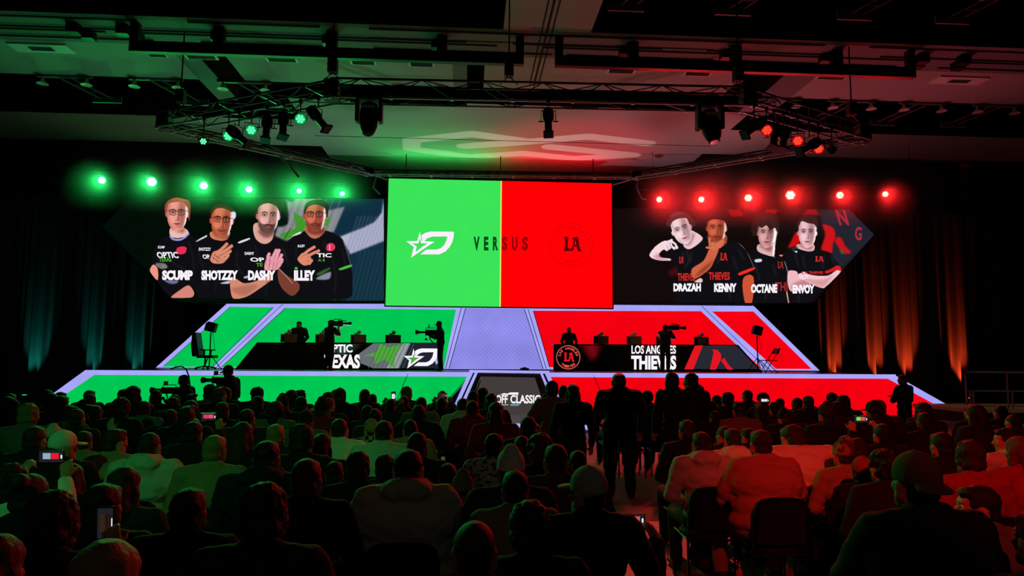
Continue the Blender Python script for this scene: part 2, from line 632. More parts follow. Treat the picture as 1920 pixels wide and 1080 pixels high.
def drape(x0, x1, label, m, y=DRAPE_Y, top=8.6, seed=0):
    rnd = random.Random(seed)
    n = int((x1 - x0) / .035)
    ph = [rnd.uniform(0, 6.28) for _ in range(4)]
    rows = 7
    vs, fs = [], []
    for j in range(rows):
        z = top * j / (rows - 1) + .02
        for i in range(n + 1):
            x = x0 + (x1 - x0) * i / n
            a = (.085 + .03 * math.sin(x * .9 + ph[3])) * (1.15 - .3 * j / rows)
            d = a * math.sin(x * 17 + ph[0] + .9 * math.sin(x * 2.3 + ph[1])) + .05 * math.sin(x * 4.1 + ph[2] + z * .12)
            vs.append((x, y + d, z))
    for j in range(rows - 1):
        for i in range(n):
            a = j * (n + 1) + i
            fs.append((a, a + 1, a + n + 2, a + n + 1))
    t = wthing('drape', label, 'curtain', ((x0 + x1) / 2, y, 0))
    MB().add(vs, fs).build('cloth', m, t, True)
    MB().tube([(x0, y, top + .03), (x1, y, top + .03)], .03, 8).build('rod', black_metal, t)
    return t


edges = [-22.5, -18.6, -14.6, -10.6, -5.3, 0, 5.3, 11, 15.4, 19.2, 23, 26.6]
names = ['black pleated drape at the far left edge of the hall, teal streak low on it', 'black pleated drape second from the left with teal uplight beside the stage',
         'black pleated drape just behind the left end of the stage', 'black drape behind the left wing screen', 'black drape behind the left of the centre screen',
         'black drape behind the right of the centre screen', 'black drape behind the right wing screen', 'black drape behind the pointed tip of the right wing screen',
         'drape with the orange streak nearest the stage', 'drape with orange streaks right of the stage ramp', 'drape behind the railing at the far right with one orange streak']
for k, nm in enumerate(names):
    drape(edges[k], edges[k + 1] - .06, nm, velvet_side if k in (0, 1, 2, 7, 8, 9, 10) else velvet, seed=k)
# the uplights themselves
for cols, lbs in ((UP_TEAL, ('teal', 'at the far left drape', 'on the floor left of the stage', 'close behind the left stage ramp')),
                  (UP_AMBER, ('orange', 'behind the right stage deck', 'behind the right end of the stage deck', 'behind the right stage ramp', 'behind the railing on the right'))):
    for px, w in zip(cols, lbs[1:]):
        p = W(px, 740, 29.2)
        t = wthing('drape_uplight', 'small floor uplight giving the ' + lbs[0] + ' streak ' + w, 'lamp', (p.x, 29.35, 0))
        MB().box((p.x, 29.4, .1), (.2, .16, .2)).build('body', black_metal, t)
        MB().lathe([(.09, 0), (.07, .02)], (p.x, 29.4, .2), (0, 0, 1), 12).build('lens', glow('lens_' + lbs[0], (40, 230, 200) if lbs[0] == 'teal' else (255, 120, 40), 1.0, False), t)
# ================================================================== the stage
LAV = glow('led_lavender', (168, 166, 250), 1.0, True, 0.08)
LED_G = glow('led_green', (0, 198, 82), 1.0, True, 0.06)
LED_R = glow('led_red', (245, 0, 16), 1.0, True, 0.06)
CAB = mat('led_cabinet_black', (14, 14, 16), 0.6)
SEAM = mat('seam_dark', (20, 18, 40), 0.8)
DECK = mat('stage_deck', (22, 22, 26), 0.35, noise=0.3, nscale=6)
SY, BY, DZ = 23.0, 27.5, 1.39          # front edge, back wall, deck height


def px_poly(pts, y):
    return [W(a, b, y) for a, b in pts]


def band(a, b, wa, y, cap=None):
    """strip of light between two photo points, wa pixels wide measured downwards"""
    return [W(a[0], a[1], y), W(b[0], b[1], y), W(b[0], b[1] + wa, y), W(a[0], a[1] + wa, y)]


# deck
st = wthing('stage', 'wide black stage deck raised in front of the hall with slanting ends', 'stage', (1.3, 25, 0))
pts = [(-13.9, SY + .12, 0), (17.1, SY + .12, 0), (14.74, SY + .12, DZ - .02), (-12.24, SY + .12, DZ - .02)]
MB().prism(pts, (0, 5.6, 0)).build('deck', DECK, st)
fo = wthing('forestage', 'short black tongue of deck behind the grey title screen', 'stage', (1.2, 21.5, 0))
MB().prism([(-1.1, 20.12, 0), (3.2, 20.12, 0), (2.3, 20.12, DZ - .03), (.1, 20.12, DZ - .03)], (0, 2.8, 0)).build('deck', DECK, fo)

# front fascia of LED panels
fa = wthing('stage_fascia', 'long LED stage front, green half and red half, edged in lavender light', 'LED fascia', (1.3, SY, 0))
top = lambda px: 693 + (px - 165) * 0.00662


def on(px, py, y=SY - .03):
    return W(px, py, y)


y0 = SY - .02
cabin = [Vector((-13.98, SY, 0)), Vector((17.15, SY, 0)), Vector((14.74, SY, DZ)), Vector((-12.24, SY, DZ))]
MB().prism(cabin, (0, .12, 0)).build('cabinet', CAB, fa)
gl = W(884, 694, y0)
gb = W(850, 790, y0)
f0 = lambda x, z: Vector((x, y0, z))
MB().flat([[f0(-13.7, .0), f0(gb.x - .1, .0), f0(gl.x, DZ - .12), f0(-12.1, DZ - .12)]]).build('green_panel', LED_G, fa)
gr = W(1024, 698, y0)
gq = W(1062, 790, y0)
MB().flat([[f0(gq.x + .1, .0), f0(16.95, 0), f0(14.62, DZ - .12), f0(gr.x, DZ - .12)]]).build('red_panel', LED_R, fa)
y1 = SY - .04
g0 = lambda x, z: Vector((x, y1, z))
l = MB()
l.prism([g0(-12.3, DZ), g0(14.8, DZ), g0(14.8, DZ - .15), g0(-12.3, DZ - .15)], (0, .03, 0))
l.build('edge_light', LAV, fa)
MB().prism([g0(-14.05, 0), g0(-12.3, DZ), g0(-12.0, DZ - .14), g0(-13.72, 0)], (0, .03, 0)).build('edge_light', LAV, fa)
MB().prism([g0(14.72, DZ), g0(17.25, 0), g0(16.85, 0), g0(14.5, DZ - .14)], (0, .03, 0)).build('edge_light', LAV, fa)
s = MB()
for a, b in (((765, 699), (735, 770)), ((1112, 702), (1140, 770))):
    s.prism([W(a[0], a[1], y1), W(a[0] + 1.2, a[1], y1), W(b[0] + 1.2, b[1], y1), W(b[0], b[1], y1)], (0, .02, 0))
s.build('panel_seam', mat('seam_grey', (20, 60, 40), .8), fa)

# the centre block that stands forward of the fascia, with the show title on its screen
ce = wthing('forestage_screen', 'grey trapezoid screen reading OFF CLASSIC in the middle of the stage front', 'screen', (1.2, 20, 0))
CY = 20.0
MB().prism(px_poly([(893, 697), (1016, 699), (1048, 790), (845, 790)], CY), (0, .1, 0)).build('frame', mat('bronze_frame', (96, 84, 74), .4, .3), ce)
e = MB()
e.prism(px_poly([(880, 696), (897, 696), (856, 790), (838, 790)], CY - .02), (0, .03, 0))
e.build('edge_light', LAV, ce)
e = MB()
e.prism(px_poly([(1012, 698), (1029, 698), (1068, 790), (1050, 790)], CY - .02), (0, .03, 0))
e.build('edge_light', LAV, ce)
for q in ([(888, 697), (891, 697), (849, 790), (845, 790)], [(1017, 699), (1021, 699), (1062, 790), (1057, 790)]):
    MB().prism(px_poly(q, CY - .03), (0, .02, 0)).build('edge_seam', mat('seam_steel', (60, 62, 80), .5), ce)
e = MB()
e.prism(px_poly([(880, 693.5), (1030, 695.5), (1030, 700.5), (880, 698.5)], CY - .045), (0, .03, 0))
e.build('edge_light', LAV, ce)
MB().prism(px_poly([(901, 706), (1003, 708), (1028, 783), (872, 783)], CY - .02), (0, .02, 0)).build('display', glow('led_grey', (66, 60, 58), 1.0, True, .05), ce)
warm = mat('bronze_bright', (190, 150, 110), .35, .4)
e = MB().prism(px_poly([(899, 716), (903, 712), (884, 760), (876, 765)], CY - .04), (0, .02, 0)).build('trim', warm, ce)
WHITE = glow('led_white', (250, 246, 252), 1.0, False)
t = MB()
put_text(t, 'KICKOFF', px_box(902, 740.5, 952, 756.5, CY - .05), .03)
put_text(t, 'CLASSIC', px_box(957, 740.5, 1013, 756.5, CY - .05), .03)
t.build('title_lettering', WHITE, ce)
t = MB()
t.flat([px_poly([(937, 740), (945, 737), (951, 738), (957, 735.8), (972, 735.8), (972, 740)], CY - .05)])
t.flat([px_poly([(938, 758.5), (953, 758.5), (953, 759.3), (938, 759.3)], CY - .05)])
t.build('title_emblem', WHITE, ce)
t = MB()
t.flat([px_poly([(956, 757.5), (975, 757.5), (972, 761), (958, 761)], CY - .05)])
t.build('sponsor_line', glow('led_teal_grey', (110, 150, 160), 1.0, False), ce)
# low steps in front of it
sp = wthing('forestage_step', 'low white lipped step with a lavender lit riser before the grey title screen', 'step', (1.2, 18.6, 0))
MB().box((1.25, 18.75, .13), (3.9, 2.3, .26)).build('tread', mat('step_white', (205, 205, 205), .5), sp)
MB().box((1.25, 17.59, .155), (3.9, .02, .15)).build('riser_light', LAV, sp)

# ------------------------------------------------------------------ back wall of the stage
bw = wthing('stage_backdrop', 'trapezoid LED backdrop in green, lavender and red panels behind the player desks', 'LED wall', (1.2, BY, DZ))
outer = [(292, 692), (428, 567), (1413, 573.5), (1537, 695)]
def on_deck(pts):
    for p in pts:
        p.z = max(p.z, DZ)
    return pts


MB().prism(on_deck(px_poly([(284, 694), (425, 564.5), (1416, 571), (1545, 697)], BY + .02)), (0, .15, 0)).build('cabinet', CAB, bw)
MB().flat([on_deck(px_poly(outer, BY))]).build('border_light', LAV, bw)
yb = BY - .03
for nm, pts, m in (('green_panel', [(306, 687.5), (432, 575), (512, 576.3), (397.5, 688)], LED_G), ('green_panel', [(416, 688), (535.5, 577.5), (855, 580.5), (832, 690.5)], LED_G),
                   ('red_panel', [(1031, 688.5), (1000.5, 582.5), (1314.5, 583.5), (1428, 691)], LED_R), ('red_panel', [(1455, 691.5), (1335.5, 584), (1412.5, 584), (1522, 692)], LED_R)):
    MB().prism(px_poly(pts, yb), (0, .02, 0)).build(nm, m, bw)


def lav_dots():
    m = glow('led_lavender_dots', (142, 140, 232), 1.0, True)
    nt = m.node_tree
    e = [n for n in nt.nodes if n.type == 'EMISSION'][0]
    tc = nt.nodes.new('ShaderNodeTexCoord')
    sx = nt.nodes.new('ShaderNodeSeparateXYZ')
    nt.links.new(tc.outputs['Object'], sx.inputs[0])

    def mth(op, a, b=None):
        n = nt.nodes.new('ShaderNodeMath')
        n.operation = op
        for i, v in enumerate((a, b)):
            if v is None:
                continue
            if isinstance(v, (int, float)):
                n.inputs[i].default_value = v
            else:
                nt.links.new(v, n.inputs[i])
        return n.outputs[0]
    sxv = mth('SINE', mth('MULTIPLY', sx.outputs['X'], 36.0))
    szv = mth('SINE', mth('MULTIPLY', sx.outputs['Z'], 36.0))
    n = nt.nodes.new('ShaderNodeTexNoise')
    n.inputs['Scale'].default_value = .8
    nt.links.new(tc.outputs['Object'], n.inputs['Vector'])
    d = mth('ADD', mth('MULTIPLY', mth('MULTIPLY', sxv, szv), .10), mth('ADD', .72, mth('MULTIPLY', n.outputs['Fac'], .5)))
    nt.links.new(d, e.inputs['Strength'])
    return m


MB().prism(px_poly([(841, 691), (872, 578), (984, 579), (1019, 692)], yb), (0, .02, 0)).build('centre_panel', lav_dots(), bw)
s = MB()
for a, b, w in (((533, 567.5), (405, 689), .9), ((865, 577), (835.5, 691), 1.0), ((873, 578), (842, 691), 1.0), ((983.5, 579), (1018.5, 692), 1.0), ((990, 579), (1024.5, 692), 1.0),
                ((1316, 574), (1439, 693), .9), ((512.5, 576.3), (398, 688), 1.1), ((535, 577.5), (415.5, 688), 1.1), ((306, 687.5), (432, 575), .8), ((1000, 582.5), (1030.5, 688.5), 1.0)):
    s.prism(px_poly([(a[0] - w * .6, a[1]), (a[0] + w * .6, a[1]), (b[0] + w * .6, b[1]), (b[0] - w * .6, b[1])], yb - .02), (0, .015, 0))
s.build('panel_seam', SEAM, bw)

# ------------------------------------------------------------------ logos
STAR = [(188, 122), (206, 213), (328, 218), (246, 272), (105, 370), (131, 268), (58, 213), (163, 212)]
STAR_IN = [(188, 185), (200, 233), (264, 235), (214, 264), (148, 318), (158, 262), (112, 235), (174, 234)]
DEE = [(203, 158), (240, 135), (290, 122), (512, 124), (507, 180), (492, 228), (468, 270), (432, 310), (372, 338), (190, 338), (250, 293), (350, 293), (390, 278), (420, 248), (438, 212), (449, 168), (305, 170), (262, 184), (224, 218), (214, 214)]
LA_L = [(0, 0), (.30, 0), (.27, .1), (.24, .72), (.36, .86), (.5, .7), (.52, .98), (.06, 1), (0, .92), (.07, .82), (.08, .14)]
LA_A = [(.45, .12), (.72, -.02), (.82, .08), (.9, .76), (1.02, .98), (.82, 1.04), (.72, .68), (.6, .68), (.54, .95), (.38, 1.0), (.48, .72), (.56, .2)]
LA_H = [(.66, .22), (.71, .56), (.615, .56)]


def star_dee(to, y, mw, parent, name='logo', inner=None):
    m = MB()
    m.flat([[W(*to(*p), y) for p in STAR], [W(*to(*p), y) for p in STAR_IN]])
    m.flat([[W(*to(*p), y) for p in DEE]])
    m.build(name, mw, parent)
    if inner:
        MB().flat([[W(*to(*p), y) for p in STAR_IN]]).build(name + '_star', inner, parent)


def la_mark(mb, x0, y0, x1, y1, y):
    f = lambda p: W(x0 + (x1 - x0) * p[0], y0 + (y1 - y0) * p[1], y)
    mb.flat([[f(p) for p in LA_L]])
    mb.flat([[f(p) for p in LA_A], [f(p) for p in LA_H]])


def ring(mb, cx, cy, r0, r1, y, n=48):
    a = [W(cx + r1 * math.cos(6.2832 * k / n), cy + r1 * math.sin(6.2832 * k / n), y) for k in range(n)]
    b = [W(cx + r0 * math.cos(6.2832 * k / n), cy + r0 * math.sin(6.2832 * k / n), y) for k in range(n)]
    mb.add(a + b, [(k, (k + 1) % n, n + (k + 1) % n, n + k) for k in range(n)])


def arc_text(mb, body, cx, cy, r, h, w, a0, a1, y, inward=False):
    """letters set round a circle; angles in degrees, 90 at the top"""
    for k, ch in enumerate(body):
        if ch == ' ':
            continue
        a = R(a0 + (a1 - a0) * k / (len(body) - 1))
        ca, sa = math.cos(a), -math.sin(a)
        if inward:
            ux, uy, vx, vy = sa, -ca, -ca, -sa
            ux, uy = -ux, -uy
            vx, vy = ca, sa
            ux, uy = -(-vy), -(vx)
            ux, uy = vy, -vx
        else:
            vx, vy = -ca, -sa
            ux, uy = vy, -vx
        px, py = cx + r * ca, cy + r * sa
        put_text(mb, ch, lambda u, v: W(px + ux * (u - .5) * w + vx * (v - .5) * h, py + uy * (u - .5) * w + vy * (v - .5) * h, y), .03)


# ------------------------------------------------------------------ centre screen
CS = 27.0
cs = wthing('centre_screen', 'large square LED screen hung over the stage, half green half red, reading VERSUS', 'screen', (1.24, CS, 3.8))
a, b, c, d = Vector((-3.32, CS, 3.83)), Vector((5.79, CS, 3.83)), Vector((5.79, CS, 9.0)), Vector((-3.32, CS, 9.0))
MB().prism([a, b, c, d], (0, .16, 0)).build('cabinet', CAB, cs)
for x in (-2.6, 1.2, 5.0):
    MB().tube([(x, CS + .08, 8.98), (x, CS + .08, 10.0)], .02, 6).build('hanging_cable', black_metal, cs)
yc = CS - .02
xm = W(939, 455, yc).x
zz0, zz1 = 3.87, 8.96
MB().flat([[(-3.27, yc, zz0), (xm, yc, zz0), (xm, yc, zz1), (-3.27, yc, zz1)]]).build('green_half', glow('screen_green', (58, 228, 88), 1.0, True, .02), cs)
MB().flat([[(xm, yc, zz0), (5.74, yc, zz0), (5.74, yc, zz1), (xm, yc, zz1)]]).build('red_half', glow('screen_red', (255, 0, 4), 1.15, True, .0), cs)
MB().flat([[(xm - .03, yc - .01, zz0), (xm + .02, yc - .01, zz0), (xm + .02, yc - .01, zz1), (xm - .03, yc - .01, zz1)]]).build('divider_line', glow('led_yellow', (230, 230, 110), 1, False), cs)
q = lambda x, y: (750 + x / 5.053, 410 + y / 5.053)
star_dee(q, yc - .01, glow('led_pale', (252, 240, 252), 1.0, False), cs)
m1, m2 = MB(), MB()
for mm, ch, x0, x1 in ((m1, 'V', 697, 755), (m1, 'E', 795, 838), (m1, 'R', 880, 930), (m2, 'S', 966, 1016), (m2, 'U', 1060, 1114), (m2, 'S', 1156, 1212)):
    (ax, ay), (bx, by) = q(x0, 170), q(x1, 302)
    put_text(mm, ch, px_box(ax, ay, bx, by, yc - .015), .05)
m1.build('lettering', glow('led_dark_green', (0, 74, 20), 1.0, False), cs)
m2.build('lettering', glow('led_dark_red', (140, 0, 8), 1.0, False), cs)
m1 = MB()
(ax, ay), (bx, by) = q(1548, 172), q(1720, 308)
la_mark(m1, ax, ay, bx, by, yc - .015)
m1.build('crest_monogram', glow('led_deep_red', (92, 0, 6), 1.0, False), cs)
m1 = MB()
cx, cy = q(1625, 246)
ring(m1, cx, cy, 39.4, 40.6, yc - .012)
arc_text(m1, 'LOS ANGELES', cx, cy, 32, 6, 4, 160, 20, yc - .012)
arc_text(m1, 'THIEVES', cx, cy, 32, 6, 4, 232, 308, yc - .012, True)
m1.build('crest_ring', glow('led_faint_red', (214, 0, 6), 1.0, False), cs)

# ------------------------------------------------------------------ player desks
def desk(pts, y, depth, label):
    t = wthing('player_desk', label, 'desk', (W(pts[0][0], 690, y).x, y, DZ))
    P = px_poly(pts, y)
    z0 = DZ
    P = [Vector((p.x, p.y, max(p.z, z0))) if i in (0, len(P) - 1) else p for i, p in enumerate(P)]
    for i in (0, len(P) - 1):
        P[i].z = z0
    MB().prism(P, (0, .06, 0)).build('front_panel', mat('desk_black', (13, 13, 15), .9), t)
    tp = [P[1], P[2], P[2] + Vector((0, depth, 0)), P[1] + Vector((0, depth, 0))]
    MB().prism(tp, (0, 0, -.05)).build('desk_top', mat('desk_top_black', (24, 24, 26), .4), t)
    for x in (P[1].x + .1, P[2].x - .1):
        MB().box((x, y + depth - .3, (z0 + P[1].z) / 2), (.06, .5, P[1].z - z0 - .06)).build('side_panel', mat('desk_black', (13, 13, 15), .9), t)
    return t, P


DY = 25.0
dl, PL = desk([(440, 692), (482, 642), (829, 642.5), (829, 692)], DY, .85, 'long black player desk with green star graphic before the green backdrop')
dr, PR = desk([(1039, 693), (1039, 645), (1384, 646.5), (1430, 694)], DY, .85, 'long black player desk with red round crest before the red backdrop')
yd = DY - .015
GREY1 = glow('led_grey_pale', (150, 154, 162), 1, False)
GREY2 = glow('led_grey_mid', (104, 108, 116), 1, False)
GRN2 = glow('led_leaf_green', (76, 170, 54), 1, False)
NAVY = glow('led_navy', (30, 34, 48), 1, False)


def clipdesk(pts):
    return [(x, min(max(y, 643.5), 690.5)) for x, y in pts]


for nm, pts, m, dy in (('graphic', [(672, 664), (700, 643.5), (766, 643.5), (742, 690.5), (700, 690.5), (676, 681)], GREY2, 0),
                       ('graphic', [(724, 690.5), (757, 643.5), (770, 643.5), (748, 690.5)], GREY1, -.004),
                       ('graphic', [(742, 690.5), (770, 643.5), (829, 643.5), (829, 690.5)], NAVY, -.002),
                       ('graphic', [(813, 672), (822, 650), (829, 643.5), (829, 672), (818, 684)], glow('led_pale_blue', (160, 180, 220), 1, False), -.004),
                       ('graphic', [(682, 667), (707, 660), (712, 644), (728, 651), (757, 645), (741, 664), (738, 690), (721, 673), (702, 684), (703, 668)], GRN2, -.006)):
    MB().flat([[W(x, y, yd + dy) for x, y in clipdesk(pts)]]).build(nm, m, dl)
s = MB()
for k in range(9):
    x = 690 + k * 8
    s.flat([[W(x, 690.5, yd - .008), W(x + 22, 643.5, yd - .008), W(x + 23.2, 643.5, yd - .008), W(x + 1.2, 690.5, yd - .008)]])
s.build('graphic_line', glow('led_line', (70, 96, 74), 1, False), dl)
q2 = lambda x, y: (740 + (150 + (x - 58) * (350 / 270)) / 9 - 0, 590 + (570 + (y - 122) * (340 / 248)) / 9)
star_dee(q2, yd - .012, WHITE, dl, 'logo', GRN2)
t = MB()
put_text(t, 'OPTIC', px_box(609, 645.5, 661, 661, yd - .01), .035)
put_text(t, 'TEXAS', px_box(608, 664.5, 675, 690.8, yd - .01), .045)
t.build('lettering', WHITE, dl)
t = MB()
put_text(t, 'LOS ANGELES', px_box(1184, 647.5, 1267.5, 663.5, yd - .01), .03)
put_text(t, 'THIEVES', px_box(1183.5, 666.5, 1268, 693.2, yd - .01), .045)
t.build('lettering', WHITE, dr)
REDL = glow('led_scarlet', (226, 22, 34), 1, False)
REDP = glow('led_coral', (236, 96, 84), 1, False)
t = MB()
ring(t, 1065.5, 670, 21.2, 22.6, yd - .01)
t.build('crest_ring', REDP, dr)
t = MB()
arc_text(t, 'LOS ANGELES', 1065.5, 670, 17, 4.6, 3.4, 165, 15, yd - .01)
arc_text(t, 'THIEVES', 1065.5, 670, 17, 4.6, 3.4, 230, 310, yd - .01, True)
t.build('crest_lettering', REDP, dr)
t = MB()
la_mark(t, 1057, 661, 1077, 678, yd - .012)
t.build('crest_monogram', REDL, dr)
NAV2 = glow('led_slate', (38, 40, 50), 1, False)
for nm, pts, m, dy in (('graphic', [(1296, 692), (1318, 648), (1381, 648), (1422, 692)], NAV2, -.002), ('graphic', [(1283, 692.5), (1303, 648), (1318, 647.5), (1300, 692.5)], REDL, -.006),
                       ('graphic', [(1331, 693), (1338, 660), (1335, 655), (1345, 656), (1352, 664), (1352, 674), (1342, 693)], REDL, -.006),
                       ('graphic', [(1352, 676), (1358, 671), (1366, 684), (1375, 693), (1364, 693)], REDL, -.006)):
    MB().flat([[W(x, y, yd + dy) for x, y in pts]]).build(nm, m, dr)
# monitors with a small player camera on top, seen from behind
mon_warm_lit = mat('monitor_warm_lit', (120, 96, 72), .6)  # casing colour holds the warm light that falls on the monitors
mon_black = mat('monitor_black', (22, 22, 24), .5)
for px, y_, side, lb in ((541, 631, 1, 'monitor back farthest from the stage centre on the left desk, beside the standing man'), (606, 635, 1, 'monitor back behind the shoulder cameraman on the left desk'),
                         (672, 633, 1, 'monitor back right of the shoulder cameraman on the left desk'), (737, 633, 1, 'monitor back nearest the stage centre on the left desk'),
                         (1127, 635, -1, 'monitor back nearest the stage centre on the right desk'), (1189, 636, -1, 'monitor back second from the stage centre on the right desk'),
                         (1244, 636, -1, 'monitor back behind the cameraman on the right desk'), (1315, 637, -1, 'monitor back farthest from the stage centre on the right desk')):
    P = PL if side > 0 else PR
    x = W(px, 640, DY + .3).x
    zt = P[1].z
    t = wthing('monitor', lb, 'monitor', (x, DY + .3, zt))
    MB().box((x, DY + .3, zt + .17), (.56, .05, .30)).build('casing', mon_warm_lit, t)
    MB().box((x, DY + .32, zt + .01), (.24, .2, .02)).box((x, DY + .34, zt + .06), (.05, .03, .12)).build('stand', mon_black, t)
    MB().box((x - .2, DY + .262, zt + .16), (.1, .03, .22)).build('side_wing', mon_black, t)
    MB().ball((x + .02, DY + .3, zt + .41), (.08, .07, .07)).tube([(x + .02, DY + .3, zt + .31), (x + .02, DY + .3, zt + .36)], .02).box((x - .08, DY + .3, zt + .35), (.12, .06, .06)).build('player_camera', lamp_cream, t)

# ------------------------------------------------------------------ lighting stands and chairs on the deck
def stand_light(px, ptop, y, label):
    b = W(px, 690, y)
    zt = W(px, ptop, y).z
    t = wthing('light_stand', label, 'light stand', (b.x, y, DZ))
    MB().tube([(b.x, y, DZ + .1), (b.x, y, zt - .35)], .022).build('pole', black_metal, t)
    for k in range(3):
        a = 2.1 * k + .4
        MB().tube([(b.x, y, DZ + .55), (b.x + .4 * math.cos(a), y + .4 * math.sin(a), DZ + .01)], .014).build('leg', black_metal, t)
    MB().box((b.x + .02, y, zt - .17), (.3, .22, .32), Matrix.Rotation(.25, 3, 'Y')).build('lamp_head', black_metal, t)
    MB().box((b.x - .14, y - .02, zt - .15), (.03, .24, .26), Matrix.Rotation(.25, 3, 'Y')).build('barn_door', black_metal, t)
    MB().tube([(b.x + .05, y, zt - .3), (b.x + .16, y, zt - .9), (b.x + .02, y, DZ + .6)], .008, 5).build('cable', black_metal, t)


stand_light(392, 604, 24.0, 'black light stand behind the swivel chair on the left end of the stage')
stand_light(1421, 611, 24.0, 'black light stand above the folding chair on the right end of the stage')

# high-backed swivel chair seen from the side
x, y = W(381, 690, 24.4).x, 24.4
t = wthing('swivel_chair', 'dark high backed swivel chair standing on the left end of the stage', 'chair', (x, y, DZ))
gch = mat('chair_leatherette', (44, 48, 46), .45)
z = DZ
MB().prism([(x - .3, y - .24, z + .45), (x - .36, y - .24, z + .8), (x - .34, y - .24, z + 1.25), (x - .22, y - .24, z + 1.28), (x - .17, y - .24, z + 1.0), (x - .12, y - .24, z + .75), (x - .08, y - .24, z + .5)], (0, .48, 0)).build('backrest', gch, t)
MB().box((x + .12, y, z + .45), (.55, .5, .1)).build('seat', gch, t)
for sy in (-.3, .3):
    MB().box((x + .12, y + sy, z + .68), (.3, .07, .04)).box((x + .12, y + sy, z + .56), (.05, .04, .22)).build('armrest', black_metal, t)
MB().tube([(x + .05, y, z + .12), (x + .05, y, z + .42)], .03).build('gas_column', black_metal, t)
b = MB()
for k in range(5):
    a = 1.2566 * k + .3
    b.tube([(x + .05, y, z + .12), (x + .05 + .34 * math.cos(a), y + .34 * math.sin(a), z + .07)], .022)
b.build('star_base', black_metal, t)
for k in range(5):
    a = 1.2566 * k + .3
    MB().ball((x + .05 + .34 * math.cos(a), y + .34 * math.sin(a), z + .035), .035).build('caster', black_metal, t)
# folding chair
x, y = W(1441, 690, 23.6).x, 23.6
t = wthing('folding_chair', 'black folding chair standing on the right end of the stage', 'chair', (x, y, DZ))
MB().box((x, y, z + .45), (.46, .44, .03)).build('seat', black_metal, t)
MB().box((x + .3, y, z + .78), (.04, .42, .2), Matrix.Rotation(.35, 3, 'Y')).build('backrest', black_metal, t)
for sy in (-.21, .21):
    MB().tube([(x + .34, y + sy, z + .88), (x - .22, y + sy, z + .01)], .014).build('leg', black_metal, t)
    MB().tube([(x - .2, y + sy, z + .45), (x + .24, y + sy, z + .01)], .014).build('leg', black_metal, t)

# ------------------------------------------------------------------ railed platform on the right
pf = wthing('viewing_platform', 'low platform with a pale edge behind the railing on the right', 'platform', (18.2, 19.6, 0))
pz = .42
pxl = [W(1790, 775, 20.6).x, W(1925, 775, 20.6).x + 3]
MB().box(((pxl[0] + pxl[1]) / 2, 21.3, pz - .05), (pxl[1] - pxl[0], 2.6, .1)).build('deck', mat('platform_ply', (150, 120, 84), .7, noise=.2, nscale=5), pf)
MB().box(((pxl[0] + pxl[1]) / 2, 21.3, (pz - .1) / 2), (pxl[1] - pxl[0] - .1, 2.5, pz - .1)).build('skirt', black_paint, pf)
ra = wthing('railing', 'steel tube railing on the low platform at the right edge', 'railing', (18.2, 20.1, pz))
rt = pz + 1.12
rail_steel = mat('rail_steel', (120, 112, 108), .4, .6)
a0, a1 = pxl[0] + .05, pxl[1] - .1
MB().tube([(a0, 20.1, pz + .05), (a0, 20.1, rt - .04), (a0 + .05, 20.1, rt), (a1, 20.1, rt)], .028).build('top_rail', rail_steel, ra)
MB().tube([(a0, 20.1, pz + .55), (a1, 20.1, pz + .55)], .022).build('mid_rail', rail_steel, ra)
MB().tube([(a0, 20.1, pz + .1), (a1, 20.1, pz + .1)], .022).build('low_rail', rail_steel, ra)
for x in (a0 + .12, a0 + .22, a0 + 1.32, a0 + 1.46, a0 + 2.6, a0 + 2.74):
    MB().tube([(x, 20.1, pz), (x, 20.1, rt if x in (a0 + 1.32, a0 + 2.6) else pz + .55)], .022).build('post', rail_steel, ra)
